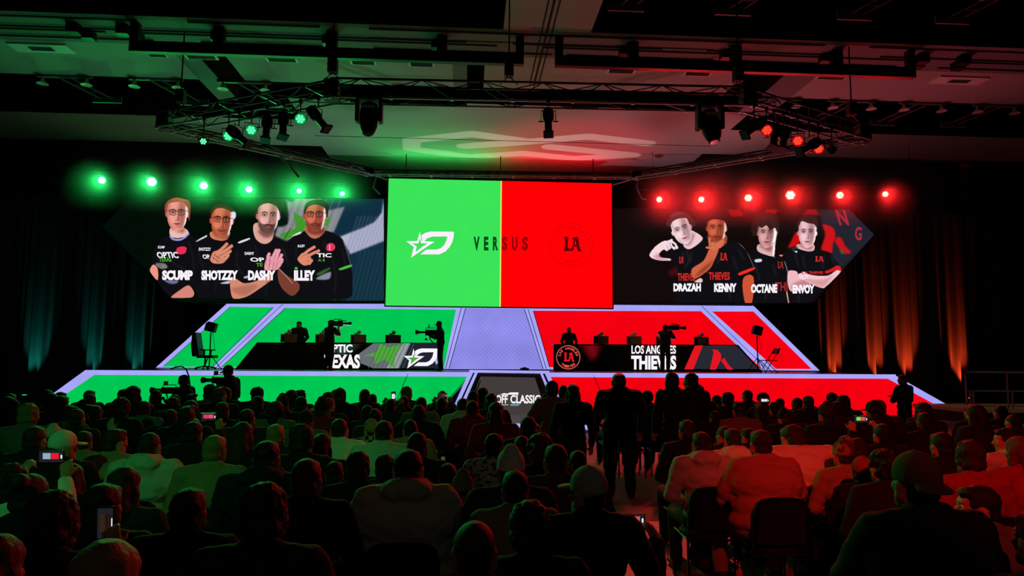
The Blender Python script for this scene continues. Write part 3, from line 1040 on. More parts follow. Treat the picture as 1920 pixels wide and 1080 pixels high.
# ================================================================== pictures on the wing screens
class Picture:
    """a small painted picture in crop coordinates of the photograph, turned into a mesh of coloured points"""

    def __init__(self, ox, oy, k, box, res=1.35, back=(0, 0, 0)):
        self.ox, self.oy, self.k, self.res = ox, oy, k, res
        self.x0, self.y0, x1, y1 = [ox + box[0] / k, oy + box[1] / k, ox + box[2] / k, oy + box[3] / k]
        self.w, self.h = int((x1 - self.x0) * res) + 1, int((y1 - self.y0) * res) + 1
        self.rgb = np.ones((self.h, self.w, 3)) * np.array(back, float)
        self.cov = np.zeros((self.h, self.w))

    def c(self, pts):
        p = np.array(pts, float)
        return np.stack([((self.ox + p[:, 0] / self.k) - self.x0) * self.res, ((self.oy + p[:, 1] / self.k) - self.y0) * self.res], 1)

    @staticmethod
    def curve(p, n=5):
        m, out = len(p), []
        for i in range(m):
            a, b, c_, d = p[i - 1], p[i], p[(i + 1) % m], p[(i + 2) % m]
            for t in np.arange(n) / n:
                out.append(.5 * ((2 * b) + (c_ - a) * t + (2 * a - 5 * b + 4 * c_ - d) * t * t + (3 * b - a - 3 * c_ + d) * t ** 3))
        return np.array(out)

    def lay(self, mask, x0, y0, col, blur, al, solid):
        if blur:
            b = max(1, int(round(blur * self.res)))
            mask = np.pad(mask, b * 2)
            x0, y0 = x0 - b * 2, y0 - b * 2
            for _ in range(2):
                for ax in (0, 1):
                    cs_ = np.cumsum(np.insert(mask, 0, 0, axis=ax), axis=ax)
                    n = mask.shape[ax]
                    lo, hi = np.clip(np.arange(n) - b, 0, n), np.clip(np.arange(n) + b + 1, 0, n)
                    mask = (np.take(cs_, hi, ax) - np.take(cs_, lo, ax)) / (2 * b + 1)
        h, w = mask.shape
        X0, Y0, X1, Y1 = max(x0, 0), max(y0, 0), min(x0 + w, self.w), min(y0 + h, self.h)
        if X1 <= X0 or Y1 <= Y0:
            return
        m = mask[Y0 - y0:Y1 - y0, X0 - x0:X1 - x0] * al
        s = self.rgb[Y0:Y1, X0:X1]
        s += (np.array(col, float) - s) * m[..., None]
        if solid:
            self.cov[Y0:Y1, X0:X1] = np.maximum(self.cov[Y0:Y1, X0:X1], m)

    def poly(self, pts, col, blur=0.0, al=1.0, smooth=True, solid=True):
        p = self.c(pts)
        if smooth:
            p = self.curve(p)
        x0, y0 = np.floor(p.min(0)).astype(int) - 1
        x1, y1 = np.ceil(p.max(0)).astype(int) + 2
        acc = 0
        for dx in (.25, .75):
            for dy in (.25, .75):
                X, Y = np.meshgrid(np.arange(x0, x1) + dx - .5, np.arange(y0, y1) + dy - .5)
                ins = np.zeros(X.shape, bool)
                for (ax, ay), (bx, by) in zip(p, np.roll(p, -1, 0)):
                    if ay != by:
                        ins ^= ((ay > Y) != (by > Y)) & (X < (bx - ax) * (Y - ay) / (by - ay) + ax)
                acc = acc + ins
        self.lay(acc / 4.0, x0, y0, col, blur, al, solid)
        return self

    def ell(self, cx, cy, rx, ry, col, rot=0.0, blur=0.0, al=1.0, solid=True):
        t = np.linspace(0, 2 * np.pi, 22, endpoint=False)
        c_, s_ = math.cos(rot), math.sin(rot)
        x, y = rx * np.cos(t), ry * np.sin(t)
        return self.poly(np.stack([cx + x * c_ - y * s_, cy + x * s_ + y * c_], 1), col, blur, al, False, solid)

    def line(self, pts, wd, col, al=1.0, blur=0.0):
        for a, b in zip(pts[:-1], pts[1:]):
            a, b = np.array(a, float), np.array(b, float)
            d = (b - a) / (np.linalg.norm(b - a) + 1e-6)
            n = np.array([-d[1], d[0]]) * wd / 2
            e = d * wd * .25
            self.poly([a + n - e, b + n + e, b - n + e, a - n - e], col, blur, al, False, False)
        return self

    def mesh(self, name, y, parent, thr=.45, allc=False):
        lin_ = np.clip(self.rgb, 0, 255) / 255.0
        lin_ = np.where(lin_ <= .04045, lin_ / 12.92, ((lin_ + .055) / 1.055) ** 2.4)
        idx = -np.ones((self.h, self.w), int)
        keep = np.ones_like(self.cov, bool) if allc else self.cov > thr
        f = keep[:-1, :-1] & keep[1:, :-1] & keep[:-1, 1:] & keep[1:, 1:]
        used = np.zeros_like(keep)
        for a in (0, 1):
            for b in (0, 1):
                used[a:self.h - 1 + a, b:self.w - 1 + b] |= f
        jj, ii = np.nonzero(used)
        idx[jj, ii] = np.arange(len(jj))
        o, ex, ey = W(self.x0, self.y0, y), W(self.x0 + 100, self.y0, y), W(self.x0, self.y0 + 100, y)
        vs = []
        for j, i in zip(jj, ii):
            vs.append(W(self.x0 + i / self.res, self.y0 + j / self.res, y))
        fj, fi = np.nonzero(f)
        fs = np.stack([idx[fj, fi], idx[fj + 1, fi], idx[fj + 1, fi + 1], idx[fj, fi + 1]], 1)
        me = bpy.data.meshes.new(name)
        me.from_pydata([tuple(v) for v in vs], [], fs.tolist())
        at = me.color_attributes.new('picture', 'FLOAT_COLOR', 'POINT')
        colr = np.ones((len(jj), 4), np.float32)
        colr[:, :3] = lin_[jj, ii]
        at.data.foreach_set('color', colr.ravel())
        me.materials.append(picture_material())
        ob = link(name, me, parent)
        ob.matrix_parent_inverse = Matrix.Translation(-Vector(parent.location))
        return ob

    # ---- a face: u across (-1..1), v down from the hairline (-1) to the chin (1)
    def face(self, cx, cy, hw, hh, rot, skin, hair, beard=0.0, glasses=None, rim=(250, 232, 235), rim_side=1, look=0.0, rim_a=.9):
        c_, s_ = math.cos(rot), math.sin(rot)

        def L(u, v):
            x, y = u * hw, v * hh
            return (cx + x * c_ - y * s_, cy + x * s_ + y * c_)
        P = lambda q: [L(*a) for a in q]
        sk = np.array(skin, float)
        dk = sk * (.5, .38, .38)
        for s in (-1, 1):
            self.ell(*L(s * 1.0, -.05), hw * .15, hh * .19, sk * (.8, .66, .66), rot)
        self.poly(P([(-.95, -.45), (-.82, -.9), (0, -1.12), (.82, -.9), (.95, -.45), (.95, .1), (.84, .52), (.52, .88), (0, 1.03), (-.52, .88), (-.84, .52), (-.95, .1)]), sk)
        self.poly(P([(-1.0, -.8), (-.7, -.7), (-.78, .1), (-.6, .6), (-.3, .95), (-.7, .85), (-1, .2)]), sk * (.72, .55, .55), hw / self.k * .14, .6, solid=False)
        self.poly(P([(.12, -.8), (.6, -.9), (.8, -.3), (.72, .4), (.4, .85), (.15, .7), (.3, .3), (.12, .1)]), dk, hw / self.k * .16, .55, solid=False)
        self.poly(P([(-.6, -.85), (.1, -.95), (.3, -.5), (-.1, -.42), (-.6, -.45)]), np.minimum(sk * 1.1, 255), hw / self.k * .15, .5, solid=False)
        self.poly(P([(-.72, .0), (-.3, .02), (-.2, .3), (-.5, .5), (-.72, .35)]), np.minimum(sk * 1.12, 255), hw / self.k * .13, .6, solid=False)
        for s in (-1, 1):
            self.ell(*L(s * .4 + look, -.18), hw * .28, hh * .12, dk, rot, hw / self.k * .06, .6, False)
            self.line([L(s * .64 + look, -.30), L(s * .4 + look, -.37), L(s * .14 + look, -.31)], hh * .06, np.array(hair) * .7, .95)
            self.ell(*L(s * .4 + look, -.155), hw * .17, hh * .042, (225, 205, 205), rot, 0, .75, False)
            self.ell(*L(s * .4 + look, -.155), hw * .075, hh * .045, (18, 10, 10), rot, 0, 1, False)
            self.line([L(s * .6 + look, -.17), L(s * .4 + look, -.21), L(s * .2 + look, -.17)], hh * .022, (25, 12, 12))
        self.poly(P([(.03 + look, -.2), (.2 + look, .2), (.22 + look, .32), (.02 + look, .36), (.04 + look, .1)]), dk, hw / self.k * .05, .6, solid=False)
        self.line([L(-.03 + look, -.15), L(-.02 + look, .22)], hw * .1, np.minimum(sk * 1.15, 255), .55, hw / self.k * .03)
        for s in (-1, 1):
            self.ell(*L(s * .1 + look, .33), hw * .05, hh * .02, (40, 14, 14), rot, 0, .8, False)
        if beard:
            self.poly(P([(-.9, .1), (-.74, .3), (-.45, .42), (0, .4), (.45, .42), (.74, .3), (.9, .1), (.84, .55), (.5, .9), (0, 1.04), (-.5, .9), (-.84, .55)]), np.array(hair) * .8, hw / self.k * .05, beard, solid=False)
            self.line([L(-.36 + look, .5), L(-.15 + look, .43), L(.15 + look, .43), L(.36 + look, .5)], hh * .06, np.array(hair) * .6, min(1, beard * 1.3))
        self.poly(P([(-.32 + look, .54), (-.08 + look, .50), (.08 + look, .50), (.32 + look, .54), (.1 + look, .64), (-.1 + look, .64)]), sk * (.78, .45, .48), 0, .9, solid=False)
        self.line([L(-.33 + look, .55), L(0 + look, .56), L(.33 + look, .54)], hh * .022, (60, 14, 18))
        self.line([L(-.2 + look, .74), L(.2 + look, .74)], hh * .05, dk, .4, 1)
        r = rim_side
        self.poly(P([(r * .98, -.62), (r * 1.06, -.1), (r * .96, .4), (r * .62, .86), (r * .7, .5), (r * .82, .1), (r * .84, -.4)]), rim, hw / self.k * .04, rim_a, solid=False)
        if glasses:
            for s in (-1, 1):
                q_ = [L(s * .12 + look, -.3), L(s * .72 + look, -.32), L(s * .7 + look, -.02), L(s * .2 + look, .02), L(s * .12 + look, -.3)]
                self.line(q_, hh * .032, glasses)
            self.line([L(-.12 + look, -.24), L(.12 + look, -.24)], hh * .03, glasses)
            self.line([L(-1.0, -.24), L(-.7 + look, -.28)], hh * .03, glasses)
            self.line([L(.7 + look, -.28), L(1.0, -.24)], hh * .03, glasses)

    def hand(self, palm, fingers, col, wd):
        self.poly(palm, col)
        for f in fingers:
            self.line(f, wd * 1.25, np.array(col) * .55)
            self.line(f, wd, col)
            for q_ in f:
                self.ell(q_[0], q_[1], wd * .5, wd * .5, col)
            m = self.cov
        for f in fingers:                       # a finger is part of the cut-out too
            for a, b in zip(f[:-1], f[1:]):
                a, b = np.array(a, float), np.array(b, float)
                d = (b - a) / (np.linalg.norm(b - a) + 1e-6)
                n = np.array([-d[1], d[0]]) * wd * .5
                self.poly([a + n, b + n, b - n, a - n], col, 0, .999, False)


SHIRT = (15, 14, 18)
FOLD = (44, 42, 50)


def wing_screen(name_label, poly, y, back):
    t = wthing('wing_screen', name_label, 'screen', (W(poly[0][0], 470, y).x, y, 4))
    P = px_poly(poly, y)
    big = [(x + (x - sum(p[0] for p in poly) / len(poly)) * .012, yy + (yy - 470) * .022) for x, yy in poly]
    MB().prism(px_poly(big, y + .03), (0, .14, 0)).build('cabinet', CAB, t)
    MB().flat([P]).build('display', glow('picture_base_' + back[0], back[1], 1.0, False), t)
    return t


def clip_right(poly, pts):
    return pts


L1, L2 = (270, 360, 5.142), (420, 360, 5.142)
R1, R2 = (1140, 380, 5.539), (1390, 380, 5.537)
LWY, RWY = 26.8, 27.2
lw = wing_screen('wide pointed LED screen showing four players in black jerseys before green graphics',
                 [(244, 372), (721, 373), (718, 567), (335, 567), (191, 425)], LWY, ('green', (2, 13, 6)))
rw = wing_screen('wide pointed LED screen showing four players in black jerseys before red graphics',
                 [(1150, 391), (1592, 392), (1640, 440), (1525, 568), (1150, 568)], RWY, ('red', (20, 9, 9)))

# background graphics of the left screen
p = Picture(*L2, (380, 66, 1545, 1052), 1.0, (5, 22, 11))
p.poly([(930, 55), (1545, 55), (1545, 1060), (1180, 1060), (1150, 500), (1000, 390), (960, 200)], (18, 50, 66), 2, 1, False)
for k in range(26):
    x = 1020 + k * 36
    p.poly([(x, 1060), (x + 330, 55), (x + 343, 55), (x + 13, 1060)], (38, 78, 98) if k % 2 else (9, 30, 44), .6, .6, False, False)
p.poly([(960, 66), (1545, 66), (1545, 300), (1330, 330), (1080, 420), (1000, 390), (1165, 140), (1000, 180)], (14, 44, 62), 2, .85, False)
p.poly([(560, 55), (650, 100), (700, 55), (930, 55), (1000, 180), (1165, 140), (1060, 385), (900, 420), (600, 470), (490, 420), (520, 330), (610, 310), (590, 190)], (134, 136, 142), .3, 1, False)
p.poly([(1120, 430), (1350, 340), (1450, 290), (1520, 200), (1540, 60), (1545, 470), (1220, 600)], (178, 180, 206), .3, 1, False)
for k in range(34):
    x = 430 + k * 34
    if x < 1000:
        p.poly([(x, 470), (x + 150, 55), (x + 161, 55), (x + 11, 470)], (96, 98, 106) if k % 2 else (160, 162, 168), .4, .55, False, False)
for k in range(14):
    x = 1090 + k * 34
    p.poly([(x, 610), (x + 130, 230), (x + 142, 230), (x + 12, 610)], (104, 112, 140), .4, .5 if x > 1130 else 0, False, False)
p.poly([(1160, 625), (1545, 485), (1545, 1060), (1160, 1060)], (16, 46, 62), 1, .85, False, False)
for k in range(12):
    x = 1190 + k * 40
    p.poly([(x, 1060), (x + 130, 560), (x + 140, 560), (x + 10, 1060)], (60, 100, 118), .6, .35, False, False)
p.poly([(670, 190), (770, 255), (800, 330), (770, 400), (580, 462), (530, 410), (690, 350)], (66, 150, 44), 0, 1, False)
p.poly([(985, 260), (1035, 228), (1000, 330), (965, 325)], (66, 150, 44), 0, 1, False)
p.poly([(550, 60), (590, 70), (620, 200), (610, 310), (520, 330), (540, 200)], (5, 20, 11), 1, .9, True, False)
p.line([(575, 465), (640, 350)], 5, (12, 14, 14))
p.mesh('picture_background', LWY - .01, lw, allc=True)
# background graphics of the right screen
p = Picture(*R2, (-1200, 68, 1420, 1040), 1.0, (18, 9, 9))
p.poly([(790, 66), (1120, 68), (1420, 330), (1040, 700), (900, 560), (860, 300)], (33, 35, 46), 3, 1, False)
for q_ in ([(-150, 70), (-20, 70), (30, 140), (-100, 150)], [(210, 135), (260, 66), (390, 62), (340, 135)], [(620, 130), (700, 62), (770, 62), (820, 130)]):
    p.poly(q_, (176, 12, 16), .6, .9, False)
p.poly([(480, 475), (560, 310), (640, 300), (600, 440)], (200, 14, 18), .3, 1, False)
p.poly([(840, 230), (900, 234), (955, 265), (976, 340), (952, 430), (930, 530), (830, 490), (872, 330)], (206, 20, 24), .3)
p.poly([(968, 385), (1030, 360), (1080, 450), (1140, 512), (1105, 530), (1040, 508)], (200, 18, 26), .3)
p.poly([(1020, 495), (1060, 490), (1070, 525), (1040, 530)], (96, 80, 40), .6)
p.poly([(-760, 720), (-620, 620), (-560, 600), (-600, 680), (-700, 760)], (74, 14, 14), 2.5, .8)
n = p.mesh('picture_background', RWY - .01, rw, allc=True)
# keep the background inside the pointed outline
bmx = bmesh.new()
bmx.from_mesh(n.data)
cut = [v for v in bmx.verts if (lambda x, z: (x - W(1592, 392, RWY).x) / (W(1640, 440, RWY).x - W(1592, 392, RWY).x) > (W(1592, 392, RWY).z - z) / (W(1592, 392, RWY).z - W(1640, 440, RWY).z)
                               or (x - W(1525, 568, RWY).x) / (W(1640, 440, RWY).x - W(1525, 568, RWY).x) > (z - W(1525, 568, RWY).z) / (W(1640, 440, RWY).z - W(1525, 568, RWY).z))(v.co.x, v.co.z)]
bmesh.ops.delete(bmx, geom=cut, context='VERTS')
bmx.to_mesh(n.data)
bmx.free()
t = MB()
put_text(t, 'N', px_box(1390 + 1020 / 5.537, 380 + 75 / 5.537, 1390 + 1122 / 5.537, 380 + 235 / 5.537, RWY - .012, -.3), .03)
put_text(t, 'G', px_box(1390 + 1180 / 5.537, 380 + 250 / 5.537, 1390 + 1250 / 5.537, 380 + 392 / 5.537, RWY - .012), .03)
t.build('picture_lettering', glow('led_muted_red', (176, 38, 58), 1, False), rw)


def caption(parent, crop, body, x0, y0, x1, y1, y):
    ox, oy, k = crop
    t = MB()
    put_text(t, body, px_box(ox + x0 / k, oy + y0 / k, ox + x1 / k, oy + y1 / k, y), .06)
    t.build('caption', WHITE, parent)


def jersey_text(mb, crop, body, x0, y0, x1, y1, y, sh=0.0, bold=.03):
    ox, oy, k = crop
    put_text(mb, body, px_box(ox + x0 / k, oy + y0 / k, ox + x1 / k, oy + y1 / k, y, sh), bold)


ya = LWY - .03
# ---- first player
p = Picture(*L1, (40, 30, 560, 1030), 1.45, (6, 12, 8))
p.poly([(250, 420), (180, 450), (110, 520), (80, 620), (70, 720), (110, 780), (150, 900), (270, 1012), (430, 900), (500, 960), (520, 1022), (560, 1022), (555, 560), (450, 410), (370, 470), (290, 465)], SHIRT)
p.poly([(262, 340), (385, 345), (432, 395), (365, 440), (280, 440), (246, 405)], (236, 190, 176))
p.poly([(300, 350), (390, 350), (385, 395), (320, 385)], (150, 80, 72), 2, .7)
p.poly([(252, 418), (290, 447), (362, 445), (430, 395), (436, 408), (366, 466), (286, 466), (250, 436)], (150, 152, 226))
p.poly([(215, 215), (200, 130), (240, 75), (310, 52), (390, 66), (440, 90), (450, 160), (438, 280), (415, 240), (300, 100)], (128, 62, 44))
p.face(318, 222, 100, 152, 0, (232, 150, 136), (120, 60, 42), glasses=(40, 34, 34), rim_a=1.0)
p.poly([(208, 190), (202, 130), (240, 76), (310, 54), (390, 66), (438, 92), (446, 190), (420, 150), (372, 98), (300, 96), (240, 112), (222, 160)], (146, 72, 48))
p.poly([(250, 80), (330, 60), (420, 86), (360, 86), (300, 82)], (190, 120, 70), 1, .7)
p.poly([(92, 700), (132, 742), (130, 850), (72, 792), (56, 745)], (240, 150, 132))
p.poly([(262, 1010), (340, 950), (430, 900), (482, 962), (470, 1012), (400, 1022), (280, 1022)], (216, 132, 122))
p.poly([(320, 540), (370, 525), (410, 540), (395, 590), (340, 600), (312, 580)], (232, 44, 84))
p.poly([(110, 690), (200, 690), (225, 730), (160, 740)], (150, 156, 150), 1, .8)
p.poly([(200, 850), (330, 855), (300, 885), (240, 880)], (130, 140, 180), 1, .8)
for q_ in ([(150, 560), (300, 700), (420, 760)], [(430, 480), (470, 620), (480, 760)], [(120, 600), (160, 720)]):
    p.line(q_, 9, FOLD, .6, 1.2)
po = p.mesh('portrait', ya, lw)
t = MB()
jersey_text(t, L1, 'SCUMP', 134, 520, 200, 544, ya - .01)
jersey_text(t, L1, 'OPTIC', 134, 578, 338, 638, ya - .01, -.3)
t.build('jersey_lettering', WHITE, po)
t = MB()
jersey_text(t, L1, 'TEXAS', 148, 628, 266, 672, ya - .01, -.2)
t.build('jersey_town', GRN2, po)
caption(lw, L1, 'SCUMP', 175, 755, 470, 850, ya - .09)
# ---- second player
yb_ = ya - .015
p = Picture(*L1, (470, 110, 920, 1030), 1.45, (6, 10, 8))
p.poly([(650, 420), (520, 450), (485, 520), (500, 620), (540, 740), (560, 1022), (900, 1022), (915, 600), (870, 500), (800, 440), (740, 470), (690, 465)], SHIRT)
p.poly([(650, 380), (820, 380), (815, 440), (770, 468), (690, 462), (640, 430)], (214, 130, 100))
p.poly([(690, 420), (820, 395), (810, 440), (760, 452)], (110, 54, 40), 2, .7)
p.poly([(636, 230), (645, 160), (720, 118), (805, 126), (860, 170), (880, 220), (850, 300), (660, 290)], (34, 16, 12))
p.face(748, 290, 104, 152, .05, (214, 118, 84), (34, 18, 14), glasses=(20, 14, 14), rim_a=1.0, beard=.18)
p.poly([(640, 250), (644, 165), (720, 120), (805, 128), (862, 176), (868, 226), (838, 190), (770, 158), (700, 160), (662, 200)], (52, 24, 18))
p.poly([(838, 200), (880, 190), (888, 240), (862, 262)], (226, 224, 235), .6)
p.hand([(640, 640), (665, 580), (720, 560), (790, 560), (806, 620), (770, 680), (700, 692), (650, 676)],
       [[(690, 590), (740, 560), (800, 500)], [(700, 610), (770, 575), (846, 520)], [(720, 640), (790, 600), (836, 570)], [(700, 660), (790, 640), (812, 610)], [(668, 610), (650, 650)]], (222, 138, 112), 26)
for q_ in ([(672, 600), (740, 650)], [(660, 630), (720, 672)]):
    p.line(q_, 6, (120, 56, 44), .8)
for q_ in ([(520, 560), (560, 700), (590, 900)], [(850, 560), (860, 700)], [(640, 720), (700, 800), (690, 950)]):
    p.line(q_, 9, FOLD, .6, 1.2)
p.poly([(508, 470), (600, 415), (602, 432), (514, 476)], (220, 220, 226))
p.poly([(735, 880), (830, 855), (815, 884)], (190, 190, 206))
po = p.mesh('portrait', yb_, lw)
t = MB()
jersey_text(t, L1, 'SHOTZZY', 528, 536, 645, 566, yb_ - .01)
jersey_text(t, L1, 'OP', 572, 602, 640, 645, yb_ - .01, -.3)
t.build('jersey_lettering', WHITE, po)
caption(lw, L1, 'SHOTZZY', 553, 755, 905, 850, ya - .09)
# ---- fourth player (stands behind the third)
p = Picture(*L2, (590, 60, 1240, 1030), 1.45, (8, 9, 12))
p.poly([(800, 370), (650, 440), (600, 520), (640, 700), (680, 760), (690, 1022), (1215, 1022), (1226, 720), (1170, 520), (1130, 440), (980, 370), (910, 450), (840, 440)], SHIRT)
p.poly([(785, 330), (965, 330), (965, 390), (900, 445), (840, 440), (785, 380)], (200, 112, 86))
p.poly([(800, 360), (960, 340), (955, 400), (860, 410)], (94, 40, 32), 2, .75)
p.poly([(780, 240), (784, 120), (850, 78), (940, 74), (1000, 120), (1005, 200), (975, 260)], (24, 12, 12))
p.face(876, 240, 100, 146, 0, (206, 104, 80), (28, 14, 14), glasses=(18, 12, 14), beard=.35, rim_a=1.0)
p.poly([(778, 220), (784, 120), (850, 78), (940, 74), (1000, 118), (1004, 200), (972, 156), (900, 122), (830, 132), (796, 170)], (30, 16, 15))
p.hand([(710, 655), (735, 610), (790, 590), (836, 620), (830, 690), (770, 708)], [[(770, 600), (820, 560), (872, 530)], [(800, 620), (860, 590), (915, 566)], [(820, 650), (846, 660), (830, 680)], [(790, 680), (826, 690)], [(740, 620), (760, 600)]], (224, 138, 112), 24)
p.poly([(1112, 738), (1222, 700), (1232, 718), (1130, 752)], (80, 190, 60))
p.poly([(985, 545), (1000, 500), (1050, 496), (1072, 530), (1050, 565), (1000, 568)], (226, 56, 96))
p.line([(1018, 510), (1018, 560)], 10, (250, 200, 214))
p.poly([(655, 420), (735, 380), (740, 400), (660, 428)], (222, 222, 228))
p.poly([(680, 728), (706, 726), (706, 745), (682, 746)], (90, 190, 60))
p.poly([(890, 830), (1020, 770), (1030, 800), (1010, 840), (930, 846)], (164, 170, 190), .8, .8)
p.poly([(890, 790), (1010, 730), (1020, 745), (930, 800)], (60, 120, 50), 1, .8)
for q_ in ([(700, 520), (690, 640)], [(1040, 620), (1080, 800), (1070, 980)], [(1140, 560), (1170, 700)], [(830, 720), (800, 900)], [(960, 480), (1000, 600)]):
    p.line(q_, 10, FOLD, .6, 1.4)
p.line([(1140, 450), (1180, 560), (1222, 700)], 6, (120, 124, 150), .7)
po = p.mesh('portrait', yb_ - .005, lw)
t = MB()
jersey_text(t, L2, 'ILLEY', 712, 508, 780, 532, yb_ - .02)
jersey_text(t, L2, 'TIC', 895, 590, 1036, 630, yb_ - .02)
t.build('jersey_lettering', WHITE, po)
t = MB()
jersey_text(t, L2, 'A S', 905, 644, 972, 670, yb_ - .02)
t.build('jersey_town', GRN2, po)
caption(lw, L2, 'ILLEY', 675, 755, 878, 855, ya - .09)
# ---- third player
yc_ = ya - .04
p = Picture(*L2, (40, 40, 740, 1030), 1.45, (8, 9, 12))
p.poly([(290, 440), (140, 480), (75, 560), (60, 700), (80, 860), (170, 1022), (640, 1022), (690, 900), (680, 700), (650, 560), (600, 490), (470, 430), (380, 500)], SHIRT)
p.poly([(296, 300), (470, 320), (472, 440), (420, 495), (350, 490), (290, 420)], (222, 164, 152))
p.poly([(330, 370), (470, 350), (468, 420), (390, 440)], (110, 62, 58), 2, .75)
p.poly([(290, 240), (300, 150), (370, 82), (450, 60), (545, 80), (562, 150), (540, 260), (420, 120)], (26, 15, 16))
p.face(425, 248, 104, 152, .04, (226, 170, 160), (34, 20, 20), beard=.62, rim_a=1.0, look=.05)
p.poly([(294, 230), (302, 150), (370, 82), (450, 60), (545, 80), (562, 160), (540, 200), (505, 140), (430, 108), (356, 128), (324, 170)], (34, 20, 20))
p.poly([(60, 830), (120, 840), (200, 880), (330, 850), (420, 780), (470, 830), (330, 940), (200, 1015), (80, 1020)], (214, 138, 116))
p.poly([(70, 940), (200, 900), (330, 900), (200, 1000)], (150, 86, 70), 2, .5)
p.poly([(530, 740), (600, 800), (722, 880), (716, 960), (650, 1000), (560, 930), (520, 830)], (122, 62, 48))
p.hand([(392, 748), (402, 660), (450, 620), (520, 620), (562, 680), (520, 745), (460, 752)], [[(420, 700), (424, 620), (436, 596)], [(450, 680), (480, 610), (505, 560)], [(475, 690), (510, 620), (532, 560)], [(500, 700), (540, 640), (556, 606)], [(520, 720), (556, 670), (560, 650)]], (236, 158, 172), 26)
for q_ in ([(450, 660), (430, 740)], [(482, 670), (470, 745)], [(512, 680), (500, 740)]):
    p.line(q_, 6, (150, 70, 90), .8)
p.poly([(140, 478), (240, 442), (244, 458), (150, 494)], (222, 222, 228))
p.poly([(190, 820), (228, 806), (228, 830), (196, 832)], (170, 176, 190))
for q_ in ([(130, 560), (120, 700), (180, 800)], [(300, 520), (330, 620)], [(580, 560), (620, 700)], [(420, 860), (400, 1000)], [(560, 520), (600, 640)]):
    p.line(q_, 10, FOLD, .6, 1.4)
p.line([(530, 740), (600, 810), (660, 880)], 7, (200, 190, 190), .7)
po = p.mesh('portrait', yc_, lw)
t = MB()
jersey_text(t, L2, 'DASHY', 200, 578, 290, 606, yc_ - .01)
jersey_text(t, L2, 'OP', 258, 632, 394, 672, yc_ - .01, -.25)
t.build('jersey_lettering', WHITE, po)
t = MB()
jersey_text(t, L2, 'TE', 310, 684, 372, 718, yc_ - .01)
t.build('jersey_town', GRN2, po)
caption(lw, L2, 'DASHY', 232, 755, 495, 852, ya - .09)

# ---- right screen ---------------------------------------------------------------------------------
ya = RWY - .03
RJ = glow('led_jersey_red', (214, 40, 36), 1, False)
# fifth player
p = Picture(*R1, (410, 80, 1080, 1045), 1.4, (14, 8, 9))
p.poly([(980, 378), (1050, 470), (960, 620), (900, 800), (1000, 1042), (700, 1042), (725, 720), (650, 600), (590, 500), (760, 440), (850, 480)], SHIRT)
p.poly([(850, 300), (900, 300), (985, 375), (850, 482), (780, 430)], (240, 200, 206))
p.poly([(830, 330), (900, 330), (850, 440), (790, 425)], (150, 80, 86), 2, .6)
p.poly([(600, 215), (640, 145), (700, 96), (780, 95), (850, 130), (905, 200), (890, 250), (700, 180)], (58, 32, 32))
p.face(768, 292, 100, 142, -.36, (242, 206, 210), (56, 32, 32), rim=(255, 246, 250), rim_side=-1, rim_a=.7)
p.poly([(604, 215), (640, 145), (700, 97), (780, 96), (850, 132), (908, 210), (884, 218), (830, 168), (760, 160), (680, 190), (646, 240), (622, 252)], (62, 34, 34))
p.poly([(640, 120), (720, 100), (800, 112), (720, 128), (660, 150)], (104, 62, 60), 1.5, .6)
p.poly([(640, 604), (500, 595), (428, 545), (500, 445), (600, 392), (640, 450), (560, 500), (530, 560), (640, 580)], (246, 214, 222))
p.poly([(470, 560), (540, 520), (560, 560), (640, 596), (520, 592)], (196, 120, 130), 2, .6)
p.hand([(570, 480), (590, 410), (640, 385), (668, 400), (660, 460), (620, 494)], [[(620, 410), (660, 400), (700, 430), (716, 470)], [(620, 430), (650, 440), (690, 476)], [(600, 440), (630, 460), (642, 470)], [(590, 460), (612, 490)], [(650, 395), (662, 386)]], (248, 222, 230), 24)
for q_ in ([(606, 440), (626, 472)], [(632, 430), (660, 462)]):
    p.line(q_, 5, (160, 90, 110), .8)
for q_ in ([(820, 500), (840, 600), (800, 680)], [(870, 520), (850, 620)], [(780, 520), (790, 600)]):
    p.line(q_, 12, (60, 52, 58), .7, 1.5)
p.poly([(905, 810), (960, 780), (985, 800), (980, 830), (910, 830)], (250, 226, 226), 1, .9)
po = p.mesh('portrait', ya, rw)
t = MB()
jersey_text(t, R1, 'THIEVES', 722, 732, 905, 812, ya - .01)
ox, oy, k_ = R1
la_mark(t, ox + 738 / k_, oy + 560 / k_, ox + 785 / k_, oy + 630 / k_, ya - .01)
t.build('jersey_lettering', RJ, po)
caption(rw, R1, 'DRAZAH', 680, 838, 965, 922, ya - .07)
# sixth player
yb_ = ya - .015
p = Picture(*R1, (860, 80, 1540, 1045), 1.4, (14, 8, 9))
p.poly([(1130, 430), (1240, 400), (1330, 400), (1430, 490), (1520, 680), (1370, 760), (1425, 1042), (960, 1042), (1000, 760), (1050, 680), (1100, 560)], SHIRT)
p.poly([(1040, 340), (1220, 330), (1230, 420), (1150, 460), (1060, 420)], (150, 66, 44))
p.poly([(1012, 260), (1016, 140), (1080, 95), (1180, 88), (1262, 150), (1272, 270), (1225, 290)], (18, 10, 12))
p.face(1126, 282, 98, 138, .02, (204, 96, 64), (24, 12, 12), rim=(255, 226, 226), rim_a=.95, beard=.25)
p.poly([(1012, 250), (1016, 140), (1080, 95), (1180, 88), (1262, 150), (1272, 266), (1232, 240), (1204, 190), (1110, 172), (1040, 196)], (22, 12, 14))
p.poly([(1060, 470), (1150, 470), (1104, 600), (1044, 700), (900, 792), (868, 690), (990, 600)], (206, 98, 66))
p.poly([(900, 780), (1030, 690), (1100, 590), (1060, 620), (960, 700)], (120, 44, 30), 2, .7)
